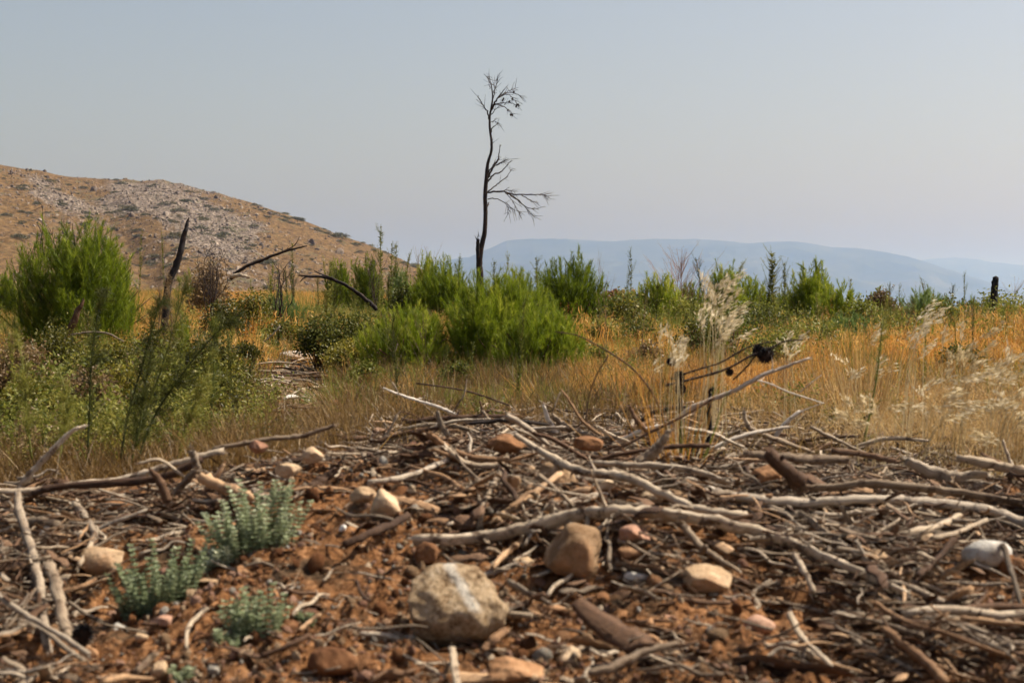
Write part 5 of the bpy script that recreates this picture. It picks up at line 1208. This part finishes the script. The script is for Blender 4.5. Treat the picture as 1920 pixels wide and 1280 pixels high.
# brush litter behind the crest
u = R.uniform(560, 2640, 35000); d = R.uniform(5.2, 8.4, 35000)
wk = np.exp(-(((u - 950) / 260) ** 2 + ((d - 6.5) / .75) ** 2)) * 1.5 + 1.0 * sm(u, 1050, 1250) * (1 - .5 * sm(u, 1700, 1850)) * (1 - sm(d, 7.2, 8.6)) + .04
k = R.random(len(u)) < wk; u, d = u[k], d[k]; N = len(u); x = XU(u, d)
scatter('brush_litter', np.stack([x, d, ground(x, d) + np.abs(R.normal(0, .020, N)) * np.exp(-((u - 1000) / 330) ** 2) + np.abs(R.normal(0, .015, N))], -1), np.stack([R.uniform(-.5, .5, N), R.normal(0, .16, N), R.uniform(0, PI, N)], -1), np.clip(np.exp(R.normal(-2.1, .5, N)), .04, .32), np.where(R.random(N) < .5, R.integers(0, 24, N), R.integers(34, 58, N)), srcs + [m for m, _ in tk], 'brush of dead twigs heaped behind the crest of the bank')
# litter and stones on the field ground
u, d = sector(9000, 5.6, 15, -200, 2150); wk = .18 + .8 * path_mask(u, d); k = R.random(len(u)) < wk; u, d = u[k], d[k]; N = len(u); x = XU(u, d)
scatter('field_litter', np.stack([x, d, ground(x, d) + .004], -1), np.stack([R.uniform(-.5, .5, N), R.normal(0, .15, N), R.uniform(0, PI, N)], -1), np.clip(np.exp(R.normal(-2.4, .6, N)), .02, .3), R.integers(0, 34, N), srcs, 'twigs and chips scattered over the field and the bare path')
u, d = sector(7000, 5.6, 14, -200, 2150); wk = .12 + .88 * path_mask(u, d); k = R.random(len(u)) < wk; u, d = u[k], d[k]; N = len(u); x = XU(u, d); s = np.clip(np.exp(R.normal(-4.4, .55, N)), .004, .05)
scatter('field_stones', np.stack([x, d, ground(x, d) + s * .2], -1), R.uniform(0, 6.28, (N, 3)), s, R.choice([3, 4, 5, 7], N), gsrc, 'small pale stones on the field and the bare path')
# larger loose sticks, each its own object
wn = {B: 'bleached', G: 'grey', W_: 'dark brown', T_: 'tan'}; cnt = 0
while cnt < 160:
    d = R.uniform(3.42, 5.3); u = R.uniform(-40, 1960)
    if R.random() > twigginess(np.array([u]), np.array([d]))[0]: continue
    k = int(R.integers(0, 24)); me, mt = tk[k]; L = float(np.clip(math.exp(R.normal(-1.7 if u > 1100 else -1.95, .38)), .10, .45)); x = XU(u, d)
    a = float(lay(np.array([u]), np.array([d]), 1)[0]); dx, dy = math.cos(a) * L / 2, math.sin(a) * L / 2
    z0, z1 = gz(x - dx, d - dy), gz(x + dx, d + dy); zc = max(gz(x, d), (z0 + z1) / 2) + .018
    o = link('loose_stick', me, None, (x, d, zc + abs(R.normal(0, .015))), (R.uniform(-3, 3), -math.atan2(z1 - z0, L) + R.normal(0, .09), a), L); o.rotation_mode = 'XYZ'
    tag(o, 'loose %s stick lying %s' % (wn[mt], zone(u)), 'stick', 'loose %s sticks %s' % (wn[mt], zone(u))); cnt += 1
cnt = 0
while cnt < 135:
    d = R.uniform(5.5, 7.9); u = R.uniform(640, 1950)
    if R.random() > .15 + .5 * (u > 1150) + math.exp(-(((u - 950) / 240) ** 2 + ((d - 6.2) / .5) ** 2)): continue
    k = int(R.integers(0, 24)); me, mt = tk[k]; L = float(R.uniform(.15, .36)); x = XU(u, d); side = 'left' if u < 950 else ('middle' if u < 1300 else 'right')
    o = link('loose_stick', me, None, (x, d, gz(x, d) + R.uniform(.01, .03)), (R.uniform(-3, 3), R.normal(0, .11), R.uniform(0, PI)), L)
    tag(o, '%s stick in the brush behind the crest, %s part' % (wn[mt], side), 'stick', '%s sticks in the brush behind the crest, %s part' % (wn[mt], side)); cnt += 1


# ------------------------------------------------------------------ light, camera
SUN_EL, SUN_AZ = math.radians(52), math.radians(74)   # azimuth measured from +Y (view direction) towards +X
w = bpy.data.worlds.new('World'); sc.world = w; w.use_nodes = True; wt = w.node_tree
bg = wt.nodes['Background']; sky = wt.nodes.new('ShaderNodeTexSky'); sky.sky_type = 'NISHITA'; sky.sun_disc = False
sky.sun_elevation = SUN_EL; sky.sun_rotation = SUN_AZ; sky.air_density = 1.0; sky.dust_density = 3.0; sky.ozone_density = 1.2
sky_tint = wt.nodes.new('ShaderNodeMix'); sky_tint.data_type = 'RGBA'; sky_tint.blend_type = 'MULTIPLY'; sky_tint.inputs[0].default_value = 1
sky_tint.inputs[7].default_value = (1.0, .865, .755, 1)      # warm tint added over the sky colour to take out some blue
wt.links.new(sky.outputs[0], sky_tint.inputs[6]); wt.links.new(sky_tint.outputs[2], bg.inputs[0]); bg.inputs[1].default_value = .09
ld = bpy.data.lights.new('sun', 'SUN'); ld.energy = 5.0; ld.angle = math.radians(.6); ld.color = (1, .93, .82)
lo = bpy.data.objects.new('sun', ld); COL.objects.link(lo)
sd = Vector((math.cos(SUN_EL) * math.sin(SUN_AZ), math.cos(SUN_EL) * math.cos(SUN_AZ), math.sin(SUN_EL)))
lo.rotation_euler = sd.to_track_quat('Z', 'Y').to_euler(); lo.location = (0, 0, 30)
cd = bpy.data.cameras.new('camera'); co = bpy.data.objects.new('camera', cd); COL.objects.link(co)
cd.sensor_width = 36; cd.lens = 36 * F / 1920; cd.clip_start = .05; cd.clip_end = 60000
cd.dof.use_dof = True; cd.dof.focus_distance = 16.; cd.dof.aperture_fstop = 6.0; cd.dof.aperture_blades = 9
co.location = (0, 0, CZ); co.rotation_euler = (PI / 2 - PITCH, 0, 0); sc.camera = co
sc.view_settings.view_transform = 'Standard'; sc.view_settings.look = 'None'; sc.view_settings.exposure = 0.82; sc.view_settings.gamma = 1
sc.cycles.max_bounces = 6; sc.cycles.diffuse_bounces = 3; sc.cycles.transmission_bounces = 3; sc.cycles.glossy_bounces = 2; sc.cycles.volume_bounces = 1
sc.cycles.use_denoising = True; sc.cycles.use_adaptive_sampling = True; sc.cycles.adaptive_threshold = .02
sc.cycles.sample_clamp_indirect = 6
